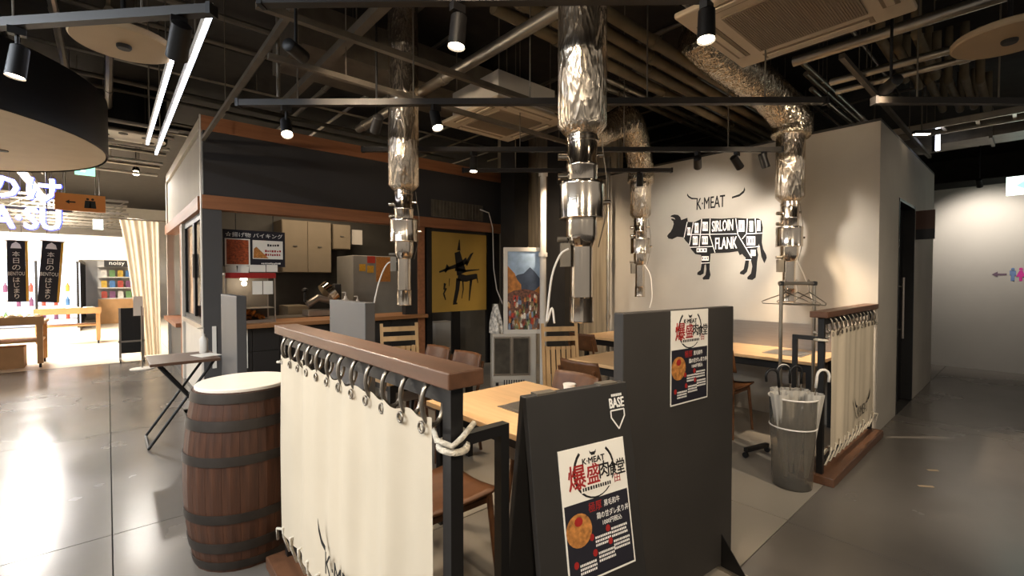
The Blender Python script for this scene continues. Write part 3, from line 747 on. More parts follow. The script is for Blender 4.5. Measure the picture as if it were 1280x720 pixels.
# ================================================================ BARREL
bc = Vector((0.545, 2.79, 0))
t = thing('wooden_barrel', 'dark oak barrel with iron hoops and white lid', 'barrel', bc)
BH = 0.88
def brad(z): return 0.232 + 0.046 * (1 - ((z - BH / 2) / (BH / 2)) ** 2)
NS = 22; b = MB(); hw = PI / NS * 0.985; nz = 9
vs = []
for j in range(nz):
    z = BH * j / (nz - 1); r = brad(z)
    for (a, rr) in ((-hw, r - 0.02), (-hw, r), (0, r + 0.0022), (hw, r), (hw, r - 0.02)):
        vs.append((rr * math.cos(a), rr * math.sin(a), z))
fs = []
for j in range(nz - 1):
    for k in range(5): fs.append((j * 5 + k, j * 5 + (k + 1) % 5, (j + 1) * 5 + (k + 1) % 5, (j + 1) * 5 + k))
fs += [(4, 3, 2, 1, 0), tuple((nz - 1) * 5 + k for k in range(5))]
smesh = MB().add(vs, fs).mesh('stave', 'stave', False)
for k in range(NS): place(smesh, 'stave', t, (0, 0, 0), 2 * PI * k / NS)
for z0, z1 in ((0.015, 0.055), (0.105, 0.155), (0.255, 0.30), (0.535, 0.58), (0.70, 0.75), (0.83, 0.875)):
    prof = [(brad(z) + d, z) for z, d in ((z0, 0.002), (z0, 0.006), ((z0 + z1) / 2, 0.007), (z1, 0.006), (z1, 0.002))]
    MB().lathe(prof, n=44, cap0=False, cap1=False).build('hoop', 'hoop', t, True, ang=50)
MB().lathe([(0.20, 0.02), (0.212, 0.85), (0.001, 0.85)], n=36, cap1=False).build('barrel_head', 'stave', t)
MB().lathe([(0.222, 0.872), (0.226, 0.876), (0.226, 0.892), (0.222, 0.896)], n=44).build('white_lid', 'white_top', t, label='glossy white round lid')

# ================================================================ PARTITION PANELS
def partition(label, loc, ang, w, th, h, m, foot=False):
    t = thing('partition_panel', label, 'partition', loc, ang)
    MB().box(0, w, 0, th, 0.02, h).build('board', m, t, bevel=0.004)
    for x in (0.06, w - 0.11):
        MB().box(x, x + 0.05, -0.16, th + 0.16, 0, 0.012).build('foot_plate', 'zinc', t)
        MB().sheet((x + 0.02, 0, 0.012), (0, -1, 0), (0, 0, 1), [(0, 0), (0.13, 0), (0, 0.16)], 0.006).build('gusset', 'black', t)
    return t
def A3(par, o, ex, ey, w, name='menu_poster'):
    """the shop's printed poster; o is its lower left corner"""
    h = w * 1.46; o = Vector(o); ex = Vector(ex).normalized(); ey = Vector(ey).normalized(); nn = ex.cross(ey)
    P = lambda x, y, e=0.0: o + ex * (x * w) + ey * (y * h) + nn * e
    R = lambda x0, x1, y0, y1: [(x0 * w, y0 * h), (x1 * w, y0 * h), (x1 * w, y1 * h), (x0 * w, y1 * h)]
    root = MB().sheet(o, ex, ey, R(0, 1, 0, 1), 0.002).build(name, 'paper', par)
    def sub(pl, e, m, n='print', t=0.0004):
        b = MB()
        for pts in pl: b.sheet(o + nn * e, ex, ey, pts, t)
        return b.build(n, m, root)
    sub([R(0.02, 0.98, 0.015, 0.585)], 0.002, 'print_navy')
    ring = []
    cx, cy, r = 0.5 * w, 0.795 * h, 0.30 * w
    segs = []
    for i in range(30):
        a0, a1 = 2 * PI * i / 30, 2 * PI * (i + 1) / 30
        if 4 <= i <= 10: continue
        wd = 0.012 + 0.022 * abs(math.sin(a0 * 0.5 + 0.6))
        segs.append([(cx + (r - wd * w / 2) * math.cos(a0), cy + (r - wd * w / 2) * math.sin(a0)), (cx + (r + wd * w / 2) * math.cos(a0), cy + (r + wd * w / 2) * math.sin(a0)),
                     (cx + (r + wd * w / 2) * math.cos(a1), cy + (r + wd * w / 2) * math.sin(a1)), (cx + (r - wd * w / 2) * math.cos(a1), cy + (r - wd * w / 2) * math.sin(a1))])
    sub(segs, 0.002, 'print_black', 'brush_ring')
    sub([[(0.45 * w, 0.955 * h), (0.47 * w, 0.94 * h), (0.53 * w, 0.94 * h), (0.55 * w, 0.955 * h), (0.545 * w, 0.93 * h), (0.53 * w, 0.925 * h), (0.53 * w, 0.915 * h), (0.47 * w, 0.915 * h), (0.47 * w, 0.925 * h), (0.455 * w, 0.93 * h)]], 0.0022, 'print_black', 'cow_mark')
    T = lambda s, x, y, ww, hh, m, n='lettering', heavy=0.0: text(n, s, 0.1, m, root, P(x, y, 0.0026), ex, ey, 0.0004, width=ww * w, height=hh * h, heavy=heavy)
    T('K·MEAT', 0.5, 0.880, 0.34, 0.045, 'print_black', heavy=0.03)
    T('爆', 0.235, 0.775, 0.25, 0.185, 'print_red' , heavy=0.012)
    T('盛', 0.475, 0.775, 0.19, 0.150, 'print_red' , heavy=0.012)
    T('肉', 0.645, 0.785, 0.15, 0.130, 'print_black' , heavy=0.012)
    T('食', 0.785, 0.775, 0.13, 0.110, 'print_black' , heavy=0.012)
    T('堂', 0.910, 0.775, 0.13, 0.120, 'print_black', heavy=0.012)
    sub([R(0.28, 0.76, 0.645, 0.70)], 0.0028, 'paper', 'caption_strip')
    def strokes(x0, x1, y0, y1, rows, m, e):
        b = MB(); rh = (y1 - y0) / rows * h
        for r_ in range(rows):
            x = x0 * w; yy = y0 * h + r_ * rh
            while x < x1 * w - rh * 0.3:
                ww = rh * random.uniform(0.3, 0.55)
                b.sheet(o + nn * e, ex, ey, [(x, yy + rh * .15), (min(x + ww, x1 * w), yy + rh * .15), (min(x + ww, x1 * w), yy + rh * .75), (x, yy + rh * .75)], 0.0003)
                x += ww + rh * 0.2
        return b.build('fine_print', m, root)
    strokes(0.30, 0.74, 0.650, 0.695, 1, 'print_black', 0.0033)
    T('田', 0.84, 0.69, 0.09, 0.065, 'print_red', 'red_seal')
    bowl = [(0.20 * w + 0.185 * w * math.cos(2 * PI * i / 20), 0.385 * h + 0.125 * h * math.sin(2 * PI * i / 20)) for i in range(20)]
    sub([bowl], 0.0024, 'food', 'bowl_picture')
    sub([[(0.20 * w + 0.06 * w * math.cos(2 * PI * i / 10), 0.45 * h + 0.035 * h * math.sin(2 * PI * i / 10)) for i in range(10)]], 0.0029, 'print_red', 'bowl_picture')
    T('極厚', 0.46, 0.525, 0.20, 0.075, 'print_red')
    T('黒毛和牛', 0.72, 0.525, 0.25, 0.05, 'white_print')
    T('鶏の甘ダレ炙り丼', 0.72, 0.445, 0.50, 0.05, 'white_print')
    T('1000円税込', 0.70, 0.385, 0.30, 0.042, 'white_print')
    for x, y in ((0.47, 0.275), (0.72, 0.30), (0.74, 0.20), (0.50, 0.155), (0.22, 0.115)):
        sub([[((x - 0.10) * w + 0.035 * w * math.cos(2 * PI * i / 8), (y + 0.03) * h + 0.028 * h * math.sin(2 * PI * i / 8)) for i in range(8)]], 0.0024, 'print_red', 'red_dot')
        strokes(x - 0.05, x + 0.20, y - 0.055, y + 0.03, 3, 'white_print', 0.0024)
    return root
pr = onZ(914, 702, 0.0)
PA = math.radians(-5.5)
W1 = 0.83
pdir = Vector((math.cos(PA), math.sin(PA), 0))
pl = pr - pdir * W1
t = partition('tall black freestanding partition with menu poster at its top', (pl.x, pl.y, 0), PA, W1, 0.05, 1.30, 'panel_black')
# the photographed poster hangs at the top of the board
A3(t, (W1 * 0.372, -0.0005, 1.297 - 0.420), (1, 0, 0), (0, 0, 1), 0.288)
p2 = Vector((1.10, 2.52, 0))
partition('slate-grey partition between the canvas rail and the tables', (1.16, 2.52, 0), PI / 2, 0.56, 0.06, 1.30, 'slate')
partition('slate-grey partition behind the barrel before the stall', (0.83, 4.16, 0), PI / 2, 0.66, 0.07, 1.30, 'slate')

# ================================================================ A-FRAME SIGN
tl = onZ(657, 497, 1.10); tr = onZ(783, 477, 1.10)
ang = math.atan2(tr.y - tl.y, tr.x - tl.x); AW = (tr - tl).length
t = thing('sandwich_board', 'black sandwich board sign with poster and white base logo', 'sign', (tl.x, tl.y, 0), ang)
k = 0.157; n0 = Vector((0, -k, -1)).normalized()           # downwards along the front board
SL = 1.10 / abs(n0.z)
dn = Vector((0, -k, -1)).normalized(); up = -dn; nrm = Vector((1, 0, 0)).cross(up)
TH = 0.022
f = MB().obox(Vector((AW / 2, 0, 1.10)) + dn * (SL / 2) - nrm * (TH / 2), (AW, 0, 0), nrm * TH, up * SL).build('front_board', 'black_board', t, bevel=0.003)
dnb = Vector((0, k, -1)).normalized(); upb = -dnb; nb = upb.cross(Vector((1, 0, 0)))
MB().obox(Vector((AW / 2, 0.032, 1.10)) + dnb * (SL / 2) - nb * (TH / 2), (AW, 0, 0), nb * TH, upb * SL).build('rear_board', 'black_board', t, bevel=0.003)
for hx in (0.04, AW - 0.11): MB().box(hx, hx + 0.07, 0.0, 0.034, 1.095, 1.104).build('hinge', 'zinc_dark', t)
MB().bar((0.02, -k * 0.70, 0.40), (0.02, 0.032 + k * 0.70, 0.40), 0.004, 0.012).build('stay', 'zinc_dark', t)
def onb(x, s, e=0.0005): return Vector((x, 0, 1.10)) + dn * s + nrm * e
pw = AW * 0.655
A3(f, onb(AW * 0.235, 0.168 + pw * 1.46), (1, 0, 0), up, pw)
text('lettering', 'BASE', 0.1, 'white_print', f, onb(AW * 0.865, 0.060), (1, 0, 0), up, 0.0006, width=AW * 0.155, height=0.030, heavy=0.03)
b = MB()
for i in range(7): b.sheet(onb(AW * (0.815 + 0.0165 * i), 0.040), (1, 0, 0), up, [(0, 0), (0.0048, 0), (0.0048, 0.008), (0, 0.008)], 0.0006)
b.build('fine_print', 'white_print', f)
b = MB(); w = AW * 0.072; q = [(-w, -0.005), (w, -0.005), (w, -0.026), (0, -0.064), (-w, -0.026)]
for i in range(5):
    (x0, y0), (x1, y1) = q[i], q[(i + 1) % 5]; d = math.hypot(x1 - x0, y1 - y0); nx, ny = -(y1 - y0) / d * 0.0022, (x1 - x0) / d * 0.0022
    b.sheet(onb(AW * 0.865, 0.078), (1, 0, 0), up, [(x0 + nx, y0 + ny), (x1 + nx, y1 + ny), (x1 - nx, y1 - ny), (x0 - nx, y0 - ny)], 0.0008)
b.build('home_plate_logo', 'white_print', f)

# ================================================================ GRILL TABLES
def table(label, x0, x1, y0, y1, grill=None, group=None, back=False):
    t = thing('grill_table', label, 'table', ((x0 + x1) / 2, (y0 + y1) / 2, 0), 0, group)
    w, d = (x1 - x0) / 2, (y1 - y0) / 2
    MB().box(-w, w, -d, d, 0.69, 0.72).build('table_top', 'oak', t, bevel=0.004)
    MB().box(-w + 0.08, w - 0.08, -d + 0.10, d - 0.10, 0.61, 0.69).build('apron', 'black', t)
    lm = MB().box(-0.022, 0.022, -0.022, 0.022, 0, 0.69).mesh('leg', 'black')
    for sx in (-1, 1):
        for sy in (-1, 1): place(lm, 'leg', t, (sx * (w - 0.06), sy * (d - 0.07), 0))
    if grill:
        gx, gy = grill
        g = MB().box(gx - 0.17, gx + 0.17, gy - 0.17, gy + 0.17, 0.7205, 0.724).build('grill_frame', 'brushed', t)
        MB().box(gx - 0.14, gx + 0.14, gy - 0.14, gy + 0.14, 0.7245, 0.727).build('grill_cover', 'zinc', g)
        MB().box(gx - 0.15, gx + 0.15, gy - 0.15, gy + 0.15, 0.45, 0.61).build('burner_box', 'brushed', t)
    if back:
        MB().box(w - 0.01, w, -d, d, 0.72, 0.98).build('splash_plate', 'brushed', t)
    return t
D1 = Vector((1.83, 1.54)); D2 = Vector((1.86, 3.48)); D3 = Vector((4.90, 3.20)); D4 = Vector((4.90, 1.56))
table('pale wood grill table behind the sandwich board', 1.40, 2.20, 1.30, 2.36, (0.0, -0.02))
table('pale wood grill table behind the canvas barrier rail', 1.45, 2.25, 2.95, 4.02, (0.0, 0.0))
table('pale wood grill table behind the black partition', 3.10, 3.90, 1.75, 2.76, (0.0, 0.0))
table('pale wall-side table with steel splash plate near the umbrella bin', 4.53, 5.29, 1.22, 2.35, (0.0, -0.22), None, True)
table('pale wall-side table below the slim exhaust pipe', 4.50, 5.29, 2.80, 3.82, (0.0, -0.1), None, True)

# ================================================================ CHAIRS
def chair(label, loc, rotz, group=None):
    """faces local +x"""
    t = thing('plywood_chair', label, 'chair', loc, rotz, group)
    def seat(u, v):
        x = -0.20 + 0.40 * u; y = -0.20 + 0.40 * v
        return (x, y * (0.92 + 0.08 * u), 0.43 + 0.025 * (abs(v - 0.5) * 2) ** 2 + 0.02 * u ** 3 - 0.012)
    def back(u, v):
        y = -0.20 + 0.40 * u; z = 0.60 + 0.20 * v
        return (-0.235 + 0.05 * (abs(u - 0.5) * 2) ** 2 - 0.05 * v, y * (1 - 0.06 * v), z)
    for nm, fn, mt in (('seat', seat, 'chair_wood'), ('backrest', back, 'chair_wood')):
        o = MB().grid(fn, 10, 8).build(nm, mt, t, True, ang=180)
        md = o.modifiers.new('solid', 'SOLIDIFY'); md.thickness = 0.014
    for sx, sy in ((1, 1), (1, -1), (-1, 1), (-1, -1)):
        if sx > 0: MB().tube([(0.17, sy * 0.16, 0.425), (0.20, sy * 0.19, 0)], 0.014, 8, rs=[0.016, 0.011]).build('leg', 'chair_wood', t, True)
        else: MB().tube([(-0.275, sy * 0.175, 0.74), (-0.215, sy * 0.175, 0.50), (-0.19, sy * 0.17, 0.42), (-0.24, sy * 0.19, 0)], 0.014, 8).build('leg', 'chair_wood', t, True)
    MB().box(-0.18, 0.17, -0.165, -0.145, 0.385, 0.41).box(-0.18, 0.17, 0.145, 0.165, 0.385, 0.41).box(0.14, 0.16, -0.16, 0.16, 0.385, 0.41).build('seat_rail', 'chair_wood', t)
    return t
chair('walnut chair pushed up between canvas rail and first grill table', (1.17, 1.85, 0), 0)
ch = [((2.10, 3.25), PI, 'walnut chair pushed into the far side of the table behind the rail'), ((2.10, 3.72), PI, 'walnut chair nearest the stall at the table behind the rail'),
      ((2.12, 2.03), PI, 'walnut chair pushed into the far side of the first grill table'), ((3.00, 2.35), 0.0, 'walnut chair at the table that the black partition hides'),
      ((4.40, 3.50), 0, 'walnut chair drawn up to the wall-side table below slim pipe'), ((4.40, 1.95), 0, 'walnut chair drawn up to the wall-side table near umbrella bin')]
for (x, y), r, lab in ch: chair(lab, (x, y, 0), r)

def folding_chair(label, loc, rotz, tilt):
    """folded flat slatted wooden chair, upright, its face to local -y"""
    t = thing('folding_chair', label, 'chair', loc, rotz)
    Hc, Wc = 0.96, 0.40
    L = lambda z: tilt * z
    for x in (-Wc / 2, Wc / 2 - 0.03):
        MB().bar((x + 0.015, 0, 0.0), (x + 0.015, L(Hc), Hc), 0.03, 0.022, up=(0, 1, 0)).build('stile', 'pale_wood', t)
        MB().bar((x + 0.015 + (0.035 if x < 0 else -0.035), 0.028, 0.0), (x + 0.015 + (0.035 if x < 0 else -0.035), L(0.72) + 0.028, 0.72), 0.026, 0.02, up=(0, 1, 0)).build('rear_stile', 'pale_wood', t)
    for z in (0.90, 0.80): MB().obox((0, L(z) - 0.002, z), (Wc - 0.03, 0, 0), (0, 0.016, 0), (0, 0.05 * tilt, 0.05)).build('back_slat', 'pale_wood', t)
    for k in range(6):
        x = -Wc / 2 + 0.06 + k * (Wc - 0.12) / 5
        MB().bar((x, L(0.28) - 0.012, 0.28), (x, L(0.72) - 0.012, 0.72), 0.042, 0.014, up=(0, 1, 0)).build('seat_slat', 'pale_wood', t)
    for z in (0.30, 0.70): MB().obox((0, L(z) + 0.008, z), (Wc - 0.06, 0, 0), (0, 0.02, 0), (0, 0, 0.03)).build('cross_rail', 'pale_wood', t)
    return t
p = onZ(704, 407, 0.95)
folding_chair('pale slatted folding chair leaning folded beside the cream pole', (p.x, p.y, 0), -0.55, 0.16)
p = onZ(497, 411, 0.93)
folding_chair('pale slatted folding chair behind the rail before the stall counter', (p.x + 0.1, p.y + 0.1, 0), -0.30, 0.16)

# ================================================================ GLASS-DOOR FRIDGE, STREET PICTURE, BAG
fz = 5.6
pf = dep(640, 480, fz)
FR = -0.62
t = thing('display_fridge', 'small white display fridge with two glass doors under the street picture', 'fridge', (pf.x, pf.y, 0), FR)
FH = 0.76
MB().box(-0.24, 0.30, 0.0, 0.44, 0.03, FH).build('cabinet', 'fridge_white', t, bevel=0.008)
MB().box(-0.22, 0.28, 0.02, 0.42, 0, 0.03).build('plinth', 'black', t)
for k in range(2):
    x0 = -0.225 + 0.225 * k
    d = MB().box(x0, x0 + 0.015, -0.018, 0, 0.26, FH - 0.03).box(x0 + 0.20, x0 + 0.215, -0.018, 0, 0.26, FH - 0.03).box(x0 + 0.015, x0 + 0.20, -0.018, 0, 0.26, 0.28).box(x0 + 0.015, x0 + 0.20, -0.018, 0, FH - 0.05, FH - 0.03).build('door', 'brushed', t)
    MB().box(x0 + 0.015, x0 + 0.20, -0.012, -0.006, 0.28, FH - 0.05).build('pane', M['fridge_pane'] if 'fridge_pane' in M else mat('fridge_pane', '4a453d', 0.12, var=0.4, scale=9), d)
for k in range(9): MB().box(-0.10 + k * 0.030, -0.088 + k * 0.030, -0.006, 0.0, 0.07, 0.20).build('vent_slot', 'dark_col', t)
MB().box(-0.20, -0.165, -0.006, 0, 0.13, 0.17).build('switch', 'black', t)

t = thing('street_picture', 'white framed picture of a busy street and mountain on the small fridge', 'picture', (pf.x, pf.y, FH), FR)
PW, PH, PX = 0.50, 1.06, -0.10
MB().box(PX, PX + PW, 0.06, 0.20, 0, PH).build('light_box', 'black', t)
MB().box(PX, PX + PW, 0.035, 0.06, 0, 0.05).box(PX, PX + PW, 0.035, 0.06, PH - 0.05, PH).box(PX, PX + 0.05, 0.035, 0.06, 0.05, PH - 0.05).box(PX + PW - 0.05, PX + PW, 0.035, 0.06, 0.05, PH - 0.05).build('frame', 'white_paint', t)
M['sky_print'] = mat('print_sky', '9db4cd', 0.5, var=0.25, scale=8); M['mount'] = mat('print_mountain', '3f4a5c', 0.5, var=0.3, scale=12)
M['build_print'] = mat('print_buildings', 'b0702f', 0.5, var=0.4, scale=22); M['crowd'] = mat('print_crowd', '6d4433', 0.5, var=0.7, scale=45)
iw, ih = PW - 0.10, PH - 0.10
I = lambda pts: [(x * iw, y * ih) for x, y in pts]
o0 = (PX + 0.05, 0.058, 0.05)
MB().sheet(o0, FRX, FRZ, I([(0, 0), (1, 0), (1, 1), (0, 1)]), 0.001).build('sky_print', 'sky_print', t)
MB().sheet((o0[0], 0.057, 0.05), FRX, FRZ, I([(0.1, 0.3), (1, 0.3), (1, 0.66), (0.85, 0.74), (0.7, 0.80), (0.5, 0.72), (0.3, 0.70), (0.1, 0.62)]), 0.001).build('mountain_print', 'mount', t)
MB().sheet((o0[0], 0.056, 0.05), FRX, FRZ, I([(0, 0.2), (0.45, 0.3), (0.42, 0.58), (0.30, 0.64), (0.22, 0.72), (0.0, 0.82)]), 0.001).sheet((o0[0], 0.056, 0.05), FRX, FRZ, I([(0.7, 0.3), (1, 0.2), (1, 0.56), (0.85, 0.50), (0.7, 0.48)]), 0.001).build('building_print', 'build_print', t)
MB().sheet((o0[0], 0.055, 0.05), FRX, FRZ, I([(0, 0), (1, 0), (1, 0.46), (0.8, 0.50), (0.5, 0.52), (0.2, 0.50), (0, 0.46)]), 0.001).build('crowd_print', 'crowd', t)
crowd_cols = ['e0d6c8', 'c07a3a', '2a2a33', '8fa06a', 'b23b2a', '7d8aa0', 'd9b48a']
for ci, cc in enumerate(crowd_cols):
    mm = mat('print_dot_%d' % ci, cc, 0.5, var=0.2, scale=60); b = MB()
    for k in range(16):
        x = random.uniform(0.03, 0.93); y = random.uniform(0.03, 0.44); s = 0.018 + 0.03 * (0.46 - y)
        b.sheet((o0[0] + x * iw, 0.054, 0.05 + y * ih), FRX, FRZ, [(-s * .5, -s * 2), (s * .5, -s * 2), (s * .6, 0), (s * .3, s * .8), (-s * .3, s * .8), (-s * .6, 0)], 0.0005)
    b.build('people_print', mm, t)['kind'] = 'stuff'
# crumpled printed bag beside the picture, on the fridge
t0 = MB()
def bag(u, v):
    a = 2 * PI * u; r = 0.115 * (1 - 0.72 * v ** 1.5) * (1 + 0.16 * math.sin(5 * a + 4 * v))
    return (r * math.cos(a) * 0.75, r * math.sin(a), 0.36 * v)
t0.grid(bag, 28, 10)
bagm = mat('printed_plastic_bag', 'bdb6ab', 0.4, var=0.85, scale=22, bump=0.5, bscale=18)
o = t0.build('plastic_bag', bagm, None, True, ang=180)
off = Matrix.Rotation(FR, 3, 'Z') @ Vector((-0.185, 0.16, 0)); o.location = (pf.x + off.x, pf.y + off.y, FH)
o.scale = (0.75, 1, 1)
tag(o, 'crumpled white printed plastic bag on the small fridge', 'bag')

# ================================================================ UMBRELLA BIN, UMBRELLAS, COAT RACK
bp_ = onZ(990, 606, 0)
t = thing('umbrella_bin', 'clear tapered plastic umbrella bin beside the small canvas barrier', 'bin', (bp_.x, bp_.y, 0))
MB().lathe([(0.118, 0.0), (0.122, 0.01), (0.138, 0.40), (0.146, 0.62)], n=36, cap1=False).build('bin_body', 'bin', t, True).modifiers.new('solid', 'SOLIDIFY').thickness = 0.004
MB().loop([(0.149 * math.cos(2 * PI * i / 36), 0.149 * math.sin(2 * PI * i / 36), 0.62) for i in range(36)], 0.006).build('rim', 'flex', t, True, ang=180)
MB().loop([(0.144 * math.cos(2 * PI * i / 36), 0.144 * math.sin(2 * PI * i / 36), 0.42) for i in range(36)], 0.005).build('hoop', 'flex', t, True, ang=180)
ub = [(-0.06, -0.02, -0.35, -0.1, 'black', 'clear umbrella with black crook leaning to the coat rack'), (0.07, -0.05, 0.30, -0.05, 'cable', 'clear umbrella with a white crook handle in the bin'), (0.02, 0.05, 0.05, 0.2, 'black', 'clear umbrella with an upright black handle in the bin'),
      (-0.02, 0.06, -0.1, 0.3, 'cable', 'milky umbrella with half hidden white handle in the bin'), (0.06, 0.05, 0.25, 0.15, 'black', 'clear umbrella with a black handle against the barrier')]
for k, (x, y, lx, ly, hm, lab) in enumerate(ub):
    ax = RGT * lx * 0.28 + FWD * ly * 0.28; px = RGT * x * 0.9 + FWD * y * 0.9
    t = thing('umbrella', lab, 'umbrella', (bp_.x + px.x, bp_.y + px.y, 0.012))
    S = lambda z: Vector((ax.x * z, ax.y * z, z))
    def can(u, v, S=S, k=k):
        a = 2 * PI * u; z = 0.06 + 0.58 * v; r = (0.010 + 0.034 * v) * (1 + 0.32 * abs(math.sin(4 * a + k)))
        c = S(z); return (c.x + r * math.cos(a), c.y + r * math.sin(a), c.z)
    MB().grid(can, 32, 8).build('canopy', 'vinyl', t, True, ang=180)
    MB().tube([S(0.0), S(0.4), S(0.74)], 0.004, 6).build('shaft', 'steel', t, True)
    hd = (RGT * (1 if k % 2 else -1))
    pts = [S(0.68), S(0.74)] + [S(0.76) + hd * (0.042 - 0.042 * math.cos(q)) + Vector((0, 0, 0.045 * math.sin(q))) for q in [PI * i / 8 for i in range(0, 9)]] + [S(0.72) + hd * 0.084]
    MB().tube(pts, 0.009, 8).build('crook_handle', hm, t, True, ang=180)

rp = Vector((3.98, 1.32, 0)); rdir = RGT * 0.30 + FWD * 0.06
ux = rdir.normalized()
t = thing('coat_rack', 'black wheeled coat rack behind the umbrella bin', 'rack', rp)
P0 = Vector((0, 0, 0)); P1 = rdir
for P in (P0, P1):
    MB().cyl(P + Vector((0, 0, 0.07)), P + Vector((0, 0, 1.40)), 0.013).build('pole', 'zinc', t, True)
MB().cyl(P0 + Vector((0, 0, 1.40)) - ux * 0.02, P1 + Vector((0, 0, 1.40)) + ux * 0.02, 0.014).build('hanging_bar', 'zinc', t, True)
for P in (P0, P1): MB().lathe([(0.001, -0.02), (0.02, -0.015), (0.02, 0.015), (0.001, 0.02)], P + Vector((0, 0, 1.40)), 10).build('joint_knob', 'black', t, True)
fw = FWD * 0.17
for P, s in ((P0, -1), (P1, 1)):
    a, b2 = P - RGT * 0.24 * (1 if s < 0 else 0.1) + fw * 0.3, P - fw * 1.1 if s > 0 else P + RGT * 0.04
    MB().bar(Vector(a) + Vector((0, 0, 0.06)), P + fw + Vector((0, 0, 0.06)), 0.035, 0.03).build('base_foot', 'black', t)
    for q in (Vector(a), P + fw):
        MB().cyl((q.x - 0.012, q.y, 0.022), (q.x + 0.012, q.y, 0.022), 0.022).build('caster', 'black', t, True)
for k in range(3):
    c = rp + rdir * (0.15 + 0.35 * k) + Vector((0, 0, 1.40))
    yy = (FWD * 0.9 - RGT * (0.5 - 0.25 * k)).normalized()
    ww = 0.20
    pts = [(0, 0.018), (0.012, 0.03), (0.022, 0.018), (0.012, 0.0), (0, -0.05), (0, -0.07), (ww, -0.15), (ww - 0.01, -0.165), (0, -0.165), (-ww + 0.01, -0.165), (-ww, -0.15), (0, -0.07)]
    o = MB().tube([c + yy * x + Vector((0, 0, z)) for x, z in pts], 0.004, 6)
    o = o.build('coat_hanger', 'ring', None, True, ang=180)
    tag(o, 'thin wire coat hanger on the wheeled rack', 'hanger', 'wire hangers on the rack')

# ================================================================ FOLDING SIDE TABLE BY THE STALL
t = thing('folding_table', 'small wooden folding table with crossed black legs by the stall', 'table', (0.50, 5.08, 0))
MB().box(-0.25, 0.25, -0.28, 0.28, 0.705, 0.73).build('table_top', 'rail_wood_end', t, bevel=0.004)
for y in (-0.20, 0.22):
    MB().cyl((-0.26, y, 0.012), (0.21, y, 0.70), 0.012).build('leg', 'black', t, True)
    MB().cyl((0.30, y - 0.03, 0.012), (-0.19, y - 0.03, 0.70), 0.012).build('leg', 'black', t, True)
MB().cyl((-0.26, -0.20, 0.012), (-0.26, 0.22, 0.012), 0.011).cyl((0.30, -0.23, 0.012), (0.30, 0.19, 0.012), 0.011).build('floor_bar', 'black', t, True)
o = MB().box(-0.07, 0.10, -0.11, 0.11, 0, 0.004).build('paper_sheet', 'paper'); o.location = (0.66, 5.05, 0.73); o.rotation_euler = (0, 0, 0.3)
tag(o, 'white paper sheet lying on the folding table', 'paper')
t = thing('sanitizer_bottle', 'white pump sanitizer bottle on the folding table', 'bottle', (0.68, 5.24, 0.73))
MB().lathe([(0.035, 0), (0.037, 0.01), (0.037, 0.13), (0.014, 0.16), (0.014, 0.18)], n=14).build('body', 'flex', t, True)
MB().cyl((0, 0, 0.18), (0, 0, 0.24), 0.006).cyl((0, 0, 0.24), (-0.05, -0.02, 0.238), 0.007).build('pump', 'white_paint', t, True)
# menu holder and cup on the first grill table
o = MB().lathe([(0.03, 0), (0.036, 0.06), (0.04, 0.08)], n=16).build('paper_cup', 'paper', None, True); o.location = (2.1, 1.86, 0.72)
tag(o, 'small white cup on the table behind the sandwich board', 'cup')

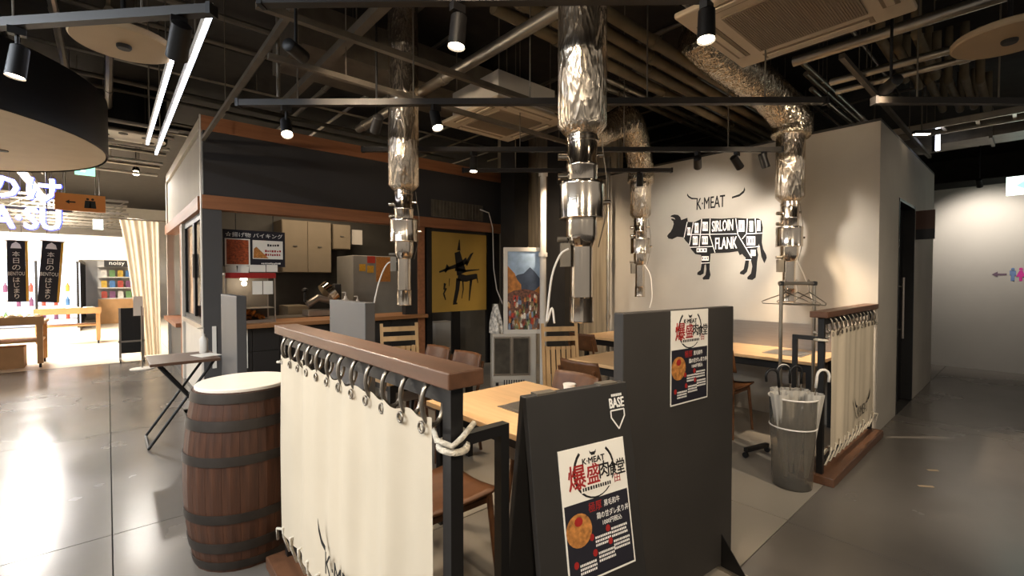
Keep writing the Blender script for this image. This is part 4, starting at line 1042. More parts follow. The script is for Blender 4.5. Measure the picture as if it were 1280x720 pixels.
# ================================================================ EXHAUST DUCTS OVER THE GRILL TABLES
def duct(label, x, y, top=3.72, s=1.0, valve=None, cable=None):
    t = thing('exhaust_duct', label, 'duct', (x, y, 0))
    F = 0.1235 * s
    prof = [(F * 0.62, 2.165), (F * 0.80, 2.185), (F, 2.215)]
    z = 2.215
    seams = []
    while z < top - 0.3:
        z2 = min(z + 0.36, top)
        prof += [(F * 1.0, z2 - 0.02), (F * 1.015, z2 - 0.012), (F * 1.015, z2 + 0.012), (F * 0.995, z2 + 0.02)]
        z = z2 + 0.02
    prof += [(F, top)]
    MB().lathe(prof, n=40).build('foil_sleeve', 'foil', t, True, ang=60)
    a = 0.0775 * s
    MB().lathe([(a, 1.905), (a, 2.0), (a * 1.05, 2.005), (a * 1.05, 2.02), (a, 2.025), (a, 2.13), (a * 1.06, 2.135), (a * 1.06, 2.15), (a, 2.155), (a, 2.20)], n=36).build('neck', 'steel', t, True)
    c = 0.115 * s
    MB().lathe([(c * 0.97, 1.742), (c, 1.746), (c, 1.75), (c * 0.99, 1.755), (c * 0.99, 1.905), (c, 1.91), (c, 1.925), (c * 0.97, 1.93), (a, 1.932)], n=40).build('collar_drum', 'steel', t, True)
    e = 0.055 * s
    MB().lathe([(e * 0.98, 1.60), (e * 1.15, 1.61), (e * 1.35, 1.645), (a, 1.66), (a, 1.742)], n=36).build('lower_neck', 'steel', t, True)
    MB().lathe([(e, 1.30), (e, 1.62)], n=32).build('slide_pipe', 'steel', t, True)
    MB().lathe([(e * 1.10, 1.215), (e * 1.12, 1.22), (e * 1.10, 1.225), (e * 1.10, 1.335), (e * 1.13, 1.34), (e * 1.0, 1.345)], n=32, cap0=False).build('nozzle', 'steel', t, True).modifiers.new('solid', 'SOLIDIFY').thickness = 0.003
    v = MB()
    hd = -RGT
    for h in (2.06, 1.96): v.cyl(hd * a * 0.8 + Vector((0, 0, h)), hd * (a + 0.045) + Vector((0, 0, h)), 0.018, n=12)
    v.cyl(RGT * c * 0.9 + Vector((0, 0, 1.83)), RGT * (c + 0.03) + Vector((0, 0, 1.83)), 0.012, n=10)
    v.cyl(RGT * a * 0.9 + Vector((0, 0, 2.07)), RGT * (a + 0.03) + Vector((0, 0, 2.07)), 0.012, n=10)
    v.build('valve_knob', 'steel', t, True)
    vb = MB().obox(hd * (e + 0.03) + Vector((0, 0, 1.56)), RGT * 0.05, FWD * 0.045, Vector((0, 0, 0.12))).cyl(hd * (e + 0.02) + Vector((0, 0, 1.64)), hd * (e + 0.07) + Vector((0, 0, 1.64)), 0.014, n=10)
    vb.build('valve_block', 'zinc_dark', t)
    MB().tube([RGT * (a + 0.02) + Vector((0, 0, 2.16)), RGT * (c + 0.012) + Vector((0, 0, 1.95)), RGT * (c + 0.012) + Vector((0, 0, 1.78)), RGT * (e + 0.03) + Vector((0, 0, 1.60))], 0.003, 5).build('wire', 'zinc_dark', t)
    if cable:
        pts = [Vector((p.x - x, p.y - y, p.z)) for p in cable]
        MB().tube(pts, 0.006, 6).build('hose', 'cable', t, True, ang=180)
    return t
def smooth_path(pts, n=6):
    P = [Vector(p) for p in pts]; out = []
    for i in range(len(P) - 1):
        p0 = P[max(i - 1, 0)]; p1 = P[i]; p2 = P[i + 1]; p3 = P[min(i + 2, len(P) - 1)]
        for k in range(n):
            s = k / n
            out.append(0.5 * ((2 * p1) + (p2 - p0) * s + (2 * p0 - 5 * p1 + 4 * p2 - p3) * s * s + (3 * p1 - p0 - 3 * p2 + p3) * s ** 3))
    return out + [P[-1]]
duct('large foil exhaust duct with polished steel hood above the first table', D1.x, D1.y, cable=smooth_path([dep(711, 311, 2.34), dep(700, 319, 2.34), dep(690, 345, 2.34), dep(685, 385, 2.34), dep(684, 402, 2.34), dep(690, 385, 2.34), dep(693, 404, 2.34)]))
duct('foil exhaust duct with polished steel hood before the stall fascia', D2.x, D2.y, cable=smooth_path([dep(496, 327, 3.83), dep(484, 330, 3.83), dep(474, 352, 3.83), dep(467, 382, 3.83)]))
duct('slim foil exhaust duct hanging at the left edge of cow wall', D3.x, D3.y, top=2.62, cable=smooth_path([dep(805, 330, 5.6), dep(813, 345, 5.6), dep(815, 370, 5.6), dep(812, 385, 5.6)]))
duct('foil exhaust duct over the coat rack beside cow wall', D4.x, D4.y, top=2.80, cable=smooth_path([dep(996, 325, 4.4), dep(1004, 342, 4.4), dep(1011, 360, 4.4), dep(1018, 385, 4.4)]))
def flex(label, pts, r):
    P = smooth_path(pts, 14); rs = [r * (1 + 0.05 * (i % 2)) for i in range(len(P))]
    return tag(MB().tube(P, r, 24, rs).build('flexible_duct', 'foil_flex', None, True, ang=180), label, 'duct')
flex('crinkled flexible foil duct sagging from the ceiling cassette to a hood', [(D4.x, D4.y, 2.79), (D4.x, D4.y, 2.95), dep(962, 118, 4.3), dep(930, 92, 4.0), dep(895, 66, 3.75), dep(870, 40, 3.6)], 0.16)
flex('short crinkled foil duct bending above the slim hood', [(D3.x, D3.y, 2.61), (D3.x, D3.y, 2.80), dep(793, 168, 5.4), dep(782, 150, 5.2), dep(765, 158, 5.0), dep(742, 165, 4.7), dep(720, 158, 4.5)], 0.15)

# ================================================================ CEILING CASSETTES
def cassette(label, x0, x1, y0, y1, h):
    cx, cy = (x0 + x1) / 2, (y0 + y1) / 2
    t = thing('ceiling_cassette', label, 'air conditioner', (cx, cy, h))
    w = (x1 - x0) / 2
    MB().box(-w, w, -w, w, 0, 0.035).build('panel', 'ac', t, bevel=0.012)
    MB().box(-w + 0.09, w - 0.09, -w + 0.09, w - 0.09, 0.035, 0.30).build('body', 'white_paint', t)
    g = MB().box(-w * 0.60, w * 0.60, -w * 0.60, w * 0.60, -0.010, 0.0).build('intake_grille', 'ac_grille', t)
    nb = 44
    fins = MB()
    for k in range(nb):
        yy = -w * 0.57 + k * w * 1.14 / (nb - 1)
        fins.box(-w * 0.57, w * 0.57, yy - 0.003, yy + 0.003, -0.0125, -0.010)
    fins.build('grille_fins', 'ac_grille', g)
    for a, b, c, d in ((-w * .62, w * .62, w * .74, w * .90), (-w * .62, w * .62, -w * .90, -w * .74)):
        MB().box(a, b, c, d, -0.004, 0.0).build('air_slot', 'ac_grille', t); MB().box(c, d, a, b, -0.004, 0.0).build('air_slot', 'ac_grille', t)
        MB().box(a + 0.02, b - 0.02, c + 0.02, d - 0.02, -0.012, -0.004).build('louvre', 'ac', t); MB().box(c + 0.02, d - 0.02, a + 0.02, b - 0.02, -0.012, -0.004).build('louvre', 'ac', t)
    for sx in (-1, 1):
        for sy in (-1, 1): MB().cyl((sx * (w - 0.12), sy * (w - 0.12), 0.3), (sx * (w - 0.12), sy * (w - 0.12), 4.0 - h), 0.006, n=6).build('hanger_rod', 'zinc_dark', t)
    return t
hC = 2.94
cb = onZ(928, 86, hC)
cassette('large cream ceiling air-conditioning cassette above the umbrella bin', cb.x - 0.95, cb.x, cb.y - 0.95, cb.y, hC)
cb2 = onZ(635, 178, hC)
cassette('cream ceiling air-conditioning cassette between the two big ducts', cb2.x - 0.88, cb2.x, cb2.y - 0.88, cb2.y, hC)

# ================================================================ LIGHTING TRACKS AND SPOTLIGHTS
TRK = []
def track(label, P0, P1, hangers=3):
    TRK.append((Vector(P0), Vector(P1)))
    P0 = Vector(P0); P1 = Vector(P1); c = (P0 + P1) / 2
    t = thing('lighting_track', label, 'lighting track', (P0.x, P0.y, P0.z))
    d = P1 - P0
    MB().bar((0, 0, 0), d, 0.042, 0.04).build('rail', 'track', t)
    MB().bar(-d.normalized() * 0.02, (0, 0, 0), 0.05, 0.05).build('end_cap', 'black', t); MB().bar(d, d + d.normalized() * 0.02, 0.05, 0.05).build('end_cap', 'black', t)
    for k in range(hangers):
        q = d * ((k + 0.5) / hangers)
        MB().cyl(q + Vector((0, 0, 0.02)), (q.x, q.y, 4.0 - P0.z), 0.005, n=6).build('hanger_rod', 'zinc_dark', t)
    return t
TH_ = 2.60
track('long brown lighting track crossing the room before the stall duct', onZ(300, 129, TH_), onZ(1030, 126, TH_), 5)
track('dark lighting track crossing behind the big steel hood', onZ(455, 187, TH_), onZ(975, 187, TH_), 4)
track('short lighting track in front of the rear columns', onZ(580, 213, TH_), onZ(838, 213, TH_), 2)
track('dark lighting track above the folding table side', onZ(-60, 34, TH_), onZ(262, 13, TH_), 2)
track('dark lighting track over the entrance and canvas rail', onZ(330, 1, TH_), onZ(880, -4, TH_), 3)
track('dark lighting track along the corridor side', onZ(1095, 126, TH_), onZ(1400, 128, TH_), 3)
def spot(label, P, target, energy=0, angle=55, color=WARM, size=0.05, L=0.13, r=0.036, group='track spotlights', lens=None, up=TH_):
    P = Vector(P); d = (Vector(target) - P).normalized()
    t = thing('track_spotlight', label, 'spotlight', P, 0, group)
    b = d * (L / 2)
    MB().cyl(-b, b, r * 0.92, r, n=20, caps=False).cyl(-b, -b * 0.98, r * 0.92, n=20).cyl(-b * 1.12, -b, r * 0.6, r * 0.92, n=20).build('housing', 'black', t, True)
    if up - P.z > 0.02:
        MB().cyl((0, 0, 0.01), (0, 0, up - P.z - 0.04), 0.008, n=8).box(-0.03, 0.03, -0.016, 0.016, up - P.z - 0.055, up - P.z - 0.022).build('adapter', 'black', t)
    MB().cyl(b * 0.86, b * 0.9, r * 0.9, n=18).build('lens', lens or ('lamp' if energy else 'dark_col'), t)
    if energy: lamp('spot_lamp', 'SPOT', t, b * 1.1, energy, color, target=b * 1.1 + d, size=size, angle=angle, blend=0.7)
    return t
G = 'track spotlights'
def sp(u, v, h, target, e, lab, tr=None, **k):
    P = onZ(u, v, h)
    if tr is not None:                                    # hang the head under its track, in the direction it is seen
        A, B = TRK[tr]; d = ray(u, v); dx, dy = B.x - A.x, B.y - A.y
        s_ = (A.y * d.x - A.x * d.y) / (dx * d.y - dy * d.x)
        q = A + (B - A) * s_; tt = q.x / d.x
        P = Vector((q.x, q.y, min(HCAM + d.z * tt, TH_ - 0.10)))
    return spot(lab, P, target, e, **k)
sp(572, 40, 2.50, (0.9, 1.6, 0.6), 60, 'lit black spotlight at the top beside the stall duct', angle=70, tr=4)
sp(883, 32, 2.47, (1.6, 0.8, 0.4), 60, 'lit black cylinder spotlight below the large cassette edge', angle=70, tr=4)
sp(22, 78, 2.44, (-0.6, 3.0, 0), 18, 'lit black cylinder spotlight near the round canopy', angle=80, r=0.036, L=0.14, tr=3)
sp(224, 52, 2.50, (0.0, 5.0, 0), 0, 'black boxy spotlight on the track end by linear lamps', r=0.042, L=0.15, tr=3)
sp(358, 160, 2.44, (0.75, 2.2, 0.75), 90, 'lit spotlight glaring in front of the stall fascia', angle=80, tr=0)
sp(545, 150, 2.48, (1.6, 1.9, 0.7), 90, 'lit spotlight glaring beside the stall duct', angle=75, tr=0)
sp(471, 155, 2.50, (1.9, 5.5, 1.0), 0, 'dark spotlight turned away toward the stall', up=4.0)
sp(592, 206, 2.48, (2.3, 3.2, 0.7), 90, 'lit spotlight at the end of the stall fascia', angle=80, tr=1)
cowc = Vector((XW, 2.35, 1.75))
sp(872, 203, 2.45, cowc + Vector((0, 0.3, 0.1)), 115, 'spotlight aimed at the cow mural head', angle=80, color=NEUT, tr=1)
sp(921, 203, 2.45, cowc + Vector((0, -0.75, -0.1)), 95, 'spotlight aimed at the cow mural flank', angle=80, color=NEUT, tr=1)
sp(800, 206, 2.45, (4.9, 3.3, 0.7), 40, 'black spotlight above the slim duct', angle=70, tr=2)
sp(955, 200, 2.48, (5.1, 1.35, 0.8), 230, 'added spotlight brightening the table near the umbrella bin', angle=62, tr=1)  # added head, brightens the wall-side table and splash plate
sp(700, 213, 2.50, (5.3, 4.7, 1.4), 150, 'spotlight beside the square column', angle=85, tr=2)
# fill heads added out of view, beside and behind the viewer
for i, (x, y, tx, ty, tz, e) in enumerate([(-1.2, 0.4, 0.6, 2.0, 0.7, 26), (-1.5, 1.9, 0.5, 2.9, 0.5, 55), (-0.6, -0.7, 1.2, 1.0, 0.7, 130), (1.2, -1.2, 2.0, 1.1, 0.7, 110), (-2.6, 3.4, 0.8, 7.0, 2.4, 160), (2.8, -0.6, 4.5, 0.95, 0.6, 170), (5.5, -1.4, 6.0, 0.95, 1.5, 25)]):
    spot('added fill spotlight out of view over the entrance walkway', (x, y, 2.55), (tx, ty, tz), e, angle=75, color=(1.0, 0.87, 0.70), up=4.0, group='added walkway fill spotlights')
for i, (x, y, tx, ty, tz, e, lab) in enumerate([(0.55, 1.15, D1.x, D1.y, 2.5, 45, 'added spotlight brightening the large foil duct'), (0.75, 2.55, D2.x, D2.y, 2.6, 60, 'added spotlight brightening the duct before the stall'), (3.6, 0.6, D4.x, D4.y, 2.5, 45, 'added spotlight brightening the duct over the coat rack')]):
    spot(lab, (x, y, 2.62), (tx, ty, tz), e, angle=70, up=4.0, group='added duct spotlights')  # heads added only to brighten the foil sleeves
# wall washer at the end of the corridor
p = onX(1235, 236, 9.75)
spot('black wall washer lighting the corridor end wall', (9.35, 0.55, 2.80), (10.35, 0.50, 1.9), 130, angle=105, color=NEUT, up=4.0, group=None)
p = onZ(1152, 168, 2.95)
t = thing('ceiling_downlight', 'small lit downlight bar above the corridor', 'lamp', p)
MB().obox((0, 0, 0.02), RGT * 0.16, FWD * 0.05, (0, 0, 0.03)).build('housing', 'black', t); MB().obox((0, 0, 0.0), RGT * 0.15, FWD * 0.04, (0, 0, 0.01)).build('diffuser', 'lamp_soft', t)
MB().cyl((0, 0, 0.03), (0, 0, 4.0 - p.z), 0.006, n=6).build('hanger_rod', 'zinc_dark', t)

# linear lamps running towards the shop
def linear(label, P0, P1, w=0.02, m='tube', group=None):
    P0 = Vector(P0); P1 = Vector(P1); d = P1 - P0
    t = thing('linear_lamp', label, 'lamp', P0, 0, group)
    MB().bar((0, 0, 0.035), d + Vector((0, 0, 0.035)), w * 1.3, 0.05).build('housing', 'white_paint', t)
    MB().bar((0, 0, 0), d, w, 0.02).build('diffuser', m, t)
    for s in (0.15, 0.85): MB().cyl(d * s + Vector((0, 0, 0.06)), (d.x * s, d.y * s, 4.0 - P0.z), 0.005, n=6).build('hanger_rod', 'zinc_dark', t)
    return t
q0 = onZ(263, 18, 2.75); q1 = onZ(192, 192, 2.75)
linear('long white linear lamp running along the stall side', q0, (q0.x, q1.y, 2.75))
q0 = onZ(215, 75, 2.75); q1 = onZ(186, 180, 2.75)
linear('shorter white linear lamp beside the long one', (q0.x, q0.y, 2.75), (q0.x, q1.y, 2.75))
p = dep(1172, 188, 5.6)
t = thing('vertical_lamp', 'short upright glowing lamp above the corridor wall', 'lamp', p)
MB().box(-0.02, 0.02, -0.02, 0.02, 0, 0.27).build('diffuser', 'tube', t); MB().box(-0.03, 0.03, 0.02, 0.05, -0.01, 0.28).build('housing', 'black', t)
MB().cyl((0, 0.03, 0.28), (0, 0.03, 4.0 - p.z), 0.006, n=6).build('hanger_rod', 'zinc_dark', t)

# linear lamps added out of view to give the left floor cool light
for i, x in enumerate((-4.2, -2.2)):
    o = linear('added white linear lamp out of view over the mall walkway', (x, 0.5, 3.2), (x, 4.5, 3.2), w=0.08, group='added walkway linear lamps')
    lamp('walkway_fill_light', 'AREA', o, (0, 2.0, -0.03), 230, COOL, target=(0, 2.0, -1), size=0.15, sy=4.0)
# ================================================================ ROUND DISCS AND DRUM CANOPIES
def disc(label, u, v, h, r):
    p = onZ(u, v, h); t = thing('ceiling_disc', label, 'ceiling disc', p)
    MB().lathe([(r * 0.97, 0), (r, 0.008), (r, 0.03), (r * 0.97, 0.038)], n=48).build('disc', 'disc', t, True)
    MB().lathe([(0.03, -0.02), (0.035, -0.012), (0.035, 0)], n=16).build('center_cap', 'dark_col', t, True)
    MB().cyl((0, 0, 0.038), (0, 0, 4.0 - h), 0.012, n=8).build('stem', 'black', t)
disc('round beige ceiling disc near the linear lamps', 155, 57, 2.75, 0.235)
disc('round beige ceiling disc above the corridor', 1262, 50, 2.75, 0.24)
def drum(label, c, r, z0, z1, m='disc'):
    t = thing('drum_canopy', label, 'canopy', (c.x, c.y, z0))
    MB().lathe([(r, 0), (r + 0.01, 0.01), (r + 0.01, z1 - z0)], n=64, cap0=False).build('black_rim', 'black', t, True)
    MB().lathe([(r - 0.01, 0.012), (r - 0.01, 0.03)], n=64).build('beige_soffit', m, t)
    for k in range(6):
        a = 2 * PI * k / 6 + 0.3
        MB().cyl((r * .6 * math.cos(a), r * .6 * math.sin(a), 0.004), (r * .6 * math.cos(a), r * .6 * math.sin(a), 0.012), 0.05, n=14).build('downlight', 'dark_col', t)
    return t
c = RGT * -5.65 + FWD * 3.65
drum('large round canopy with black rim and beige soffit by the shop', c, 1.85, 2.70, 3.25)
c = dep(160, 165, 6.3)
drum('smaller round canopy with pale soffit behind the linear lamps', c, 0.42, c.z - 0.1, c.z + 0.55, 'white_paint')

# ================================================================ PIPES, STRUTS AND DUCTS UNDER THE CEILING
def pipe(P0, P1, r, m, label, name='ceiling_pipe', sq=False, cat='pipe', group=None, n=12):
    P0 = Vector(P0); P1 = Vector(P1); d = P1 - P0; L = d.length
    b = MB()
    if sq: b.bar(P0, P1, r * 2, r * 2)
    else:
        b.cyl(P0, P1, r, n=n)
        k = 0.6
        while k < L - 0.2:
            q = P0 + d * (k / L); b.cyl(q, q + d.normalized() * 0.07, r * 1.18, n=n); k += 1.5
    o = b.build(name, m, None, not sq)
    tag(o, label, cat, group)
    if P0.z < 3.9 and abs(d.z) < 0.01:
        k = 0.5
        while k < L:
            q = P0 + d * (k / L); MB().cyl((q.x, q.y, q.z + r * 0.6), (q.x, q.y, 4.0), 0.004, n=5, caps=False).build('hanger_rod', 'zinc_dark', o); k += 2.2
    return o
def pA(u, v, h, l0, l1, r, m, lab, **k):
    p = onZ(u, v, h); return pipe((p.x - l0, p.y, h), (p.x + l1, p.y, h), r, m, lab, **k)
def pB(u, v, h, l0, l1, r, m, lab, **k):
    p = onZ(u, v, h); return pipe((p.x, p.y - l0, h), (p.x, p.y + l1, h), r, m, lab, **k)
pB(605, 68, 3.05, 1.6, 2.2, 0.042, 'zinc', 'thick galvanised pipe slanting between the two big ducts')
GA = 'tan pipes behind the big duct'
for (u, v) in ((765, 20), (765, 44), (765, 64), (790, 96)):
    pA(u, v, 3.25, 1.6, 3.4, 0.042, 'insul', 'tan lagged pipe running behind the big foil duct', group=GA)
GZ = 'bundled conduits above the cow wall'
for i, (u, v) in enumerate(((800, 128), (822, 128), (845, 126), (868, 128), (890, 128), (912, 128), (935, 135))):
    pA(u, v, 3.45, 1.2, 3.6, 0.030, 'zinc', 'galvanised conduit in the bundle above the cow wall', group=GZ)
pA(345, 14, 2.95, 0.1, 2.6, 0.02, 'zinc_dark', 'square strut running from the diagonal strut to the stall duct', name='ceiling_strut', sq=True, cat='strut')
pB(373, 0, 2.98, 0.6, 3.4, 0.018, 'zinc_dark', 'long square strut slanting above the stall corner', name='ceiling_strut', sq=True, cat='strut')
pA(335, 70, 2.85, 0.0, 3.2, 0.018, 'zinc_dark', 'thin strut under the big brown duct', name='ceiling_strut', sq=True, cat='strut')
pB(470, 15, 3.10, 0.2, 2.0, 0.03, 'zinc_dark', 'grey strut above the stall duct top', name='ceiling_strut', sq=True, cat='strut')
pB(1195, 13, 3.10, 2.6, 0.9, 0.038, 'zinc', 'bright galvanised pipe below the large cassette')
pB(1190, 62, 3.10, 2.2, 0.75, 0.030, 'zinc', 'slim galvanised pipe pair member running toward corridor, upper one')
pB(1190, 78, 3.10, 2.2, 0.75, 0.026, 'zinc', 'slim galvanised pipe pair member running toward corridor, lower one')
pA(1052, 70, 3.05, 0.0, 4.2, 0.018, 'zinc_dark', 'thin dark strut slanting over the corridor wall corner', name='ceiling_strut', sq=True, cat='strut')
for k, (u, v) in enumerate(((1010, 85), (1016, 100), (1022, 118))):
    pA(u, v, 3.30, 0.2, 3.2, 0.022, 'zinc', 'cool-lit conduit above the grey wall corner', group='conduits above the grey wall corner')
p = onZ(355, -10, 3.0); 
for (u, v) in ((348, 122), ):
    P = onZ(u, v, 2.62); pipe((P.x, P.y, 2.62), (P.x, P.y, 4.0), 0.012, 'zinc_dark', 'thin vertical drop rod holding the long track')
# lagged bent pipes over the corridor
for k, (u, v) in enumerate(((1100, 48), (1122, 60), (1145, 42), (1160, 100), (1185, 100), (1205, 95), (1225, 100))):
    p = onZ(u, v, 3.35)
    pts = smooth_path([p + Vector((0, 0, 0.5)), p + Vector((0, 0, 0.05)), p + Vector((0.12, 0, 0)), p + Vector((0.9, 0, 0)), p + Vector((1.1, 0, 0.0)), p + Vector((1.1, 0, 0.4))], 4)
    tag(MB().tube(pts, 0.034, 10).build('lagged_pipe', 'insul', None, True, ang=180), 'bent tan lagged pipe above the corridor', 'pipe', 'bent lagged pipes over the corridor')
# big rectangular duct
def rduct(label, P0, P1, w, h, m='zinc_dark'):
    P0 = Vector(P0); P1 = Vector(P1); t = thing('rectangular_duct', label, 'duct', P0); d = P1 - P0
    MB().bar((0, 0, 0), d, w, h).build('duct_body', m, t)
    n = max(2, int(d.length / 0.9))
    for k in range(n + 1):
        q = d * (k / n); MB().bar(q - d.normalized() * 0.015, q + d.normalized() * 0.015, w + 0.06, h + 0.06).build('flange', m, t)
    return t
p = onZ(430, 92, 3.35); rduct('wide brown rectangular duct above the stall fascia', (p.x - 0.5, p.y, 3.52), (p.x + 2.6, p.y, 3.52), 0.70, 0.36)
p = onZ(520, 20, 3.3); rduct('foil-faced box duct above the stall duct', (p.x - 0.75, p.y - 0.5, 3.52), (p.x - 0.75, p.y + 0.3, 3.52), 0.40, 0.28, 'zinc')
p = onZ(1240, 180, 3.1); rduct('dark rectangular duct over the corridor end', (p.x, p.y - 3.0, 3.30), (p.x, p.y + 2.0, 3.30), 0.5, 0.30)
# further conduits filling the dark ceiling
rr = random.Random(5)
MN = {'zinc_dark': 'dull grey', 'zinc': 'bright galvanised', 'insul': 'tan lagged'}
RN = {0.016: 'thin', 0.022: 'medium', 0.03: 'stout'}
for k in range(16):
    y = -1.5 + k * 0.72 + rr.uniform(-0.2, 0.2); x0 = rr.uniform(-5, 1.0); h = rr.choice((3.78, 3.82)); r = rr.choice((0.016, 0.022, 0.03)); m = rr.choice(('zinc_dark', 'zinc', 'zinc_dark', 'insul'))
    pipe((x0, y, h), (x0 + rr.uniform(4.0, 8.0), y, h), r, m, RN[r] + ' ' + MN[m] + ' conduit running parallel to the stall front', group=RN[r] + ' ' + MN[m] + ' conduits along the stall front', n=8)
for k in range(20):
    x = -4.5 + k * 0.66 + rr.uniform(-0.2, 0.2); y0 = rr.uniform(-2, 4); h = rr.choice((3.89, 3.91)); r = rr.choice((0.016, 0.022, 0.03)); m = rr.choice(('zinc_dark', 'zinc', 'zinc_dark', 'insul'))
    pipe((x, y0, h), (x, y0 + rr.uniform(4.0, 9.0), h), r, m, RN[r] + ' ' + MN[m] + ' conduit running parallel to the cow wall', group=RN[r] + ' ' + MN[m] + ' conduits along the cow wall', n=8)

def tray(label, P0, P1, w):
    P0 = Vector(P0); P1 = Vector(P1); d = P1 - P0; L = d.length; dn_ = d.normalized(); sd = dn_.cross(Vector((0, 0, 1)))
    t = thing('cable_tray', label, 'cable tray', P0)
    for s_ in (-1, 1): MB().bar(sd * s_ * w / 2, d + sd * s_ * w / 2, 0.02, 0.07).build('side_rail', 'zinc', t)
    rm_ = MB().bar(-sd * w / 2, sd * w / 2, 0.03, 0.02).mesh('rung', 'zinc')
    k = 0.15
    while k < L: place(rm_, 'rung', t, dn_ * k); k += 0.28
    for k in (0.2, 0.5, 0.8):
        for s_ in (-1, 1): q = d * k + sd * s_ * w / 2; MB().cyl((q.x, q.y, 0.03), (q.x, q.y, 4.0 - P0.z), 0.005, n=6).build('hanger_rod', 'zinc_dark', t)
    return t
p = onZ(75, 75, 3.3) + Vector((-0.7, 0, 0))
tray('galvanised cable tray above the round canopy', (p.x, p.y - 1.0, 3.3), (p.x, p.y + 6, 3.3), 0.30)
p = onZ(1230, 150, 3.2)
tray('galvanised cable tray crossing above the corridor end', (p.x, p.y - 1.5, 3.2), (p.x, p.y + 2.5, 3.2), 0.35)
for k in range(9):
    x = -2.6 + 0.33 * k; y0 = 4.0 + 0.5 * (k % 3); h = (3.45, 3.55, 3.62)[k % 3]
    pipe((x, y0, h), (x, y0 + 6, h), 0.02 + 0.008 * (k % 3), 'zinc' if k % 2 else 'zinc_dark', 'conduit running toward the shop beside the stall side', group='conduits beside the stall side', n=8)
for k in range(7):
    y = 7.2 + 0.55 * k
    pipe((-4.5, y, 3.30 + 0.04 * (k % 2)), (0.7, y, 3.30 + 0.04 * (k % 2)), 0.024, 'zinc' if k % 2 else 'white_paint', 'conduit crossing before the shop entrance', group='conduits before the shop entrance', n=8)

# ================================================================ THE SHOP BEYOND
SX = lambda u, y: onY(u, 348, y).x
# ceiling lamps of the shop
for i in range(4):
    x = -9.0 + i * 2.6
    t = thing('shop_ceiling_lamp', 'long white shop ceiling lamp', 'lamp', (x, 13.5, 3.45), 0, 'shop ceiling lamps')
    MB().box(-0.08, 0.08, -2.4, 4.5, 0.02, 0.10).build('housing', 'white_paint', t); MB().box(-0.06, 0.06, -2.4, 4.5, 0.0, 0.02).build('diffuser', 'tube', t)
    for yy in (-2, 4): MB().cyl((0, yy, 0.1), (0, yy, 0.55), 0.006, n=6).build('hanger_rod', 'zinc_dark', t)
    lamp('shop_lamp_light', 'AREA', t, (0, 1, -0.03), 850, (1.0, 0.94, 0.84), target=(0, 1, -1), size=0.3, sy=6.0)
# header with lettering
yS = 11.0
t = thing('shop_sign', 'glowing white letters hanging over the shop entrance', 'sign', (0, yS, 0))
def sgn(s, u0, u1, v0, v1):
    a = onY(u0, v0, yS); c = onY(u1, v1, yS)
    text('letters', s, 0.3, 'sign_white', t, ((a.x + c.x) / 2, -0.09, (a.z + c.z) / 2), FRX, FRZ, 0.02, width=c.x - a.x, height=a.z - c.z, heavy=0.03)
    text('letter_sides', s, 0.3, 'blue_glow', t, ((a.x + c.x) / 2, -0.03, (a.z + c.z) / 2), FRX, FRZ, 0.03, width=(c.x - a.x) * 1.02, height=(a.z - c.z) * 1.04, heavy=0.05)
sgn('のけ', -22, 76, 217, 253)
sgn('A·SU', -12, 76, 257, 288)
a = onY(-60, 254, yS); c = onY(90, 256, yS)
MB().box(a.x, c.x, 0.0, 0.04, a.z - 0.02, a.z + 0.02).build('support_bar', 'zinc_dark', t)
for u in (-40, 60): x = SX(u, yS); MB().cyl((x, 0.02, a.z), (x, 0.02, 4.0), 0.01, n=6).build('hanger_rod', 'zinc_dark', t)
# orange direction sign
ys = 9.0
a = onY(68, 240, ys); c = onY(132, 266, ys)
t = thing('direction_sign', 'orange hanging direction sign with black arrow', 'sign', (a.x, ys, c.z)); W = c.x - a.x; Hh = a.z - c.z
MB().box(0, W, 0, 0.03, 0, Hh).build('board', 'orange', t)
MB().sheet((W * 0.30, 0, Hh * 0.5), FRX, FRZ, [(x * W * 0.2, y * W * 0.2) for x, y in arrow[0]], 0.002).build('arrow', 'print_black', t)
b = MB()
for cx in (0.64, 0.74):
    b.sheet((W * cx, 0, Hh * 0.5), FRX, FRZ, circ(0, Hh * 0.24, Hh * 0.07), 0.002).sheet((W * cx, 0, Hh * 0.5), FRX, FRZ, [(-Hh * .12, Hh * .15), (Hh * .12, Hh * .15), (Hh * .16, -Hh * .3), (-Hh * .16, -Hh * .3)], 0.002)
b.build('pictograms', 'print_black', t)
for x in (W * .2, W * .8): MB().cyl((x, 0.015, Hh), (x, 0.015, 4.0 - c.z), 0.006, n=6).build('hanger_rod', 'zinc_dark', t)
ys = 8.6
a = onY(93, 203, ys); c = onY(119, 220, ys)
t = thing('exit_sign', 'lit green exit sign hanging behind the round canopy', 'sign', (a.x, ys, c.z))
MB().box(0, c.x - a.x, 0, 0.05, 0, a.z - c.z).build('sign_box', 'exit_green', t)
MB().box(0.06, c.x - a.x - 0.1, -0.004, 0, 0.04, a.z - c.z - 0.04).build('pictogram', 'exit_white', t)
MB().cyl((0.1, 0.02, a.z - c.z), (0.1, 0.02, 4.0 - c.z), 0.006, n=6).build('hanger_rod', 'zinc_dark', t)
# small white corridor sign
a = onY(116, 274, 12.0); c = onY(129, 287, 12.0)
t = thing('shop_hanging_sign', 'small white hanging sign inside the shop', 'sign', (a.x, 12.0, c.z)); MB().box(0, c.x - a.x, 0, 0.04, 0, a.z - c.z).build('board', 'exit_white', t)
MB().cyl((0.1, 0.02, a.z - c.z), (0.1, 0.02, 4.0 - c.z), 0.006, n=6).build('hanger_rod', 'zinc_dark', t)
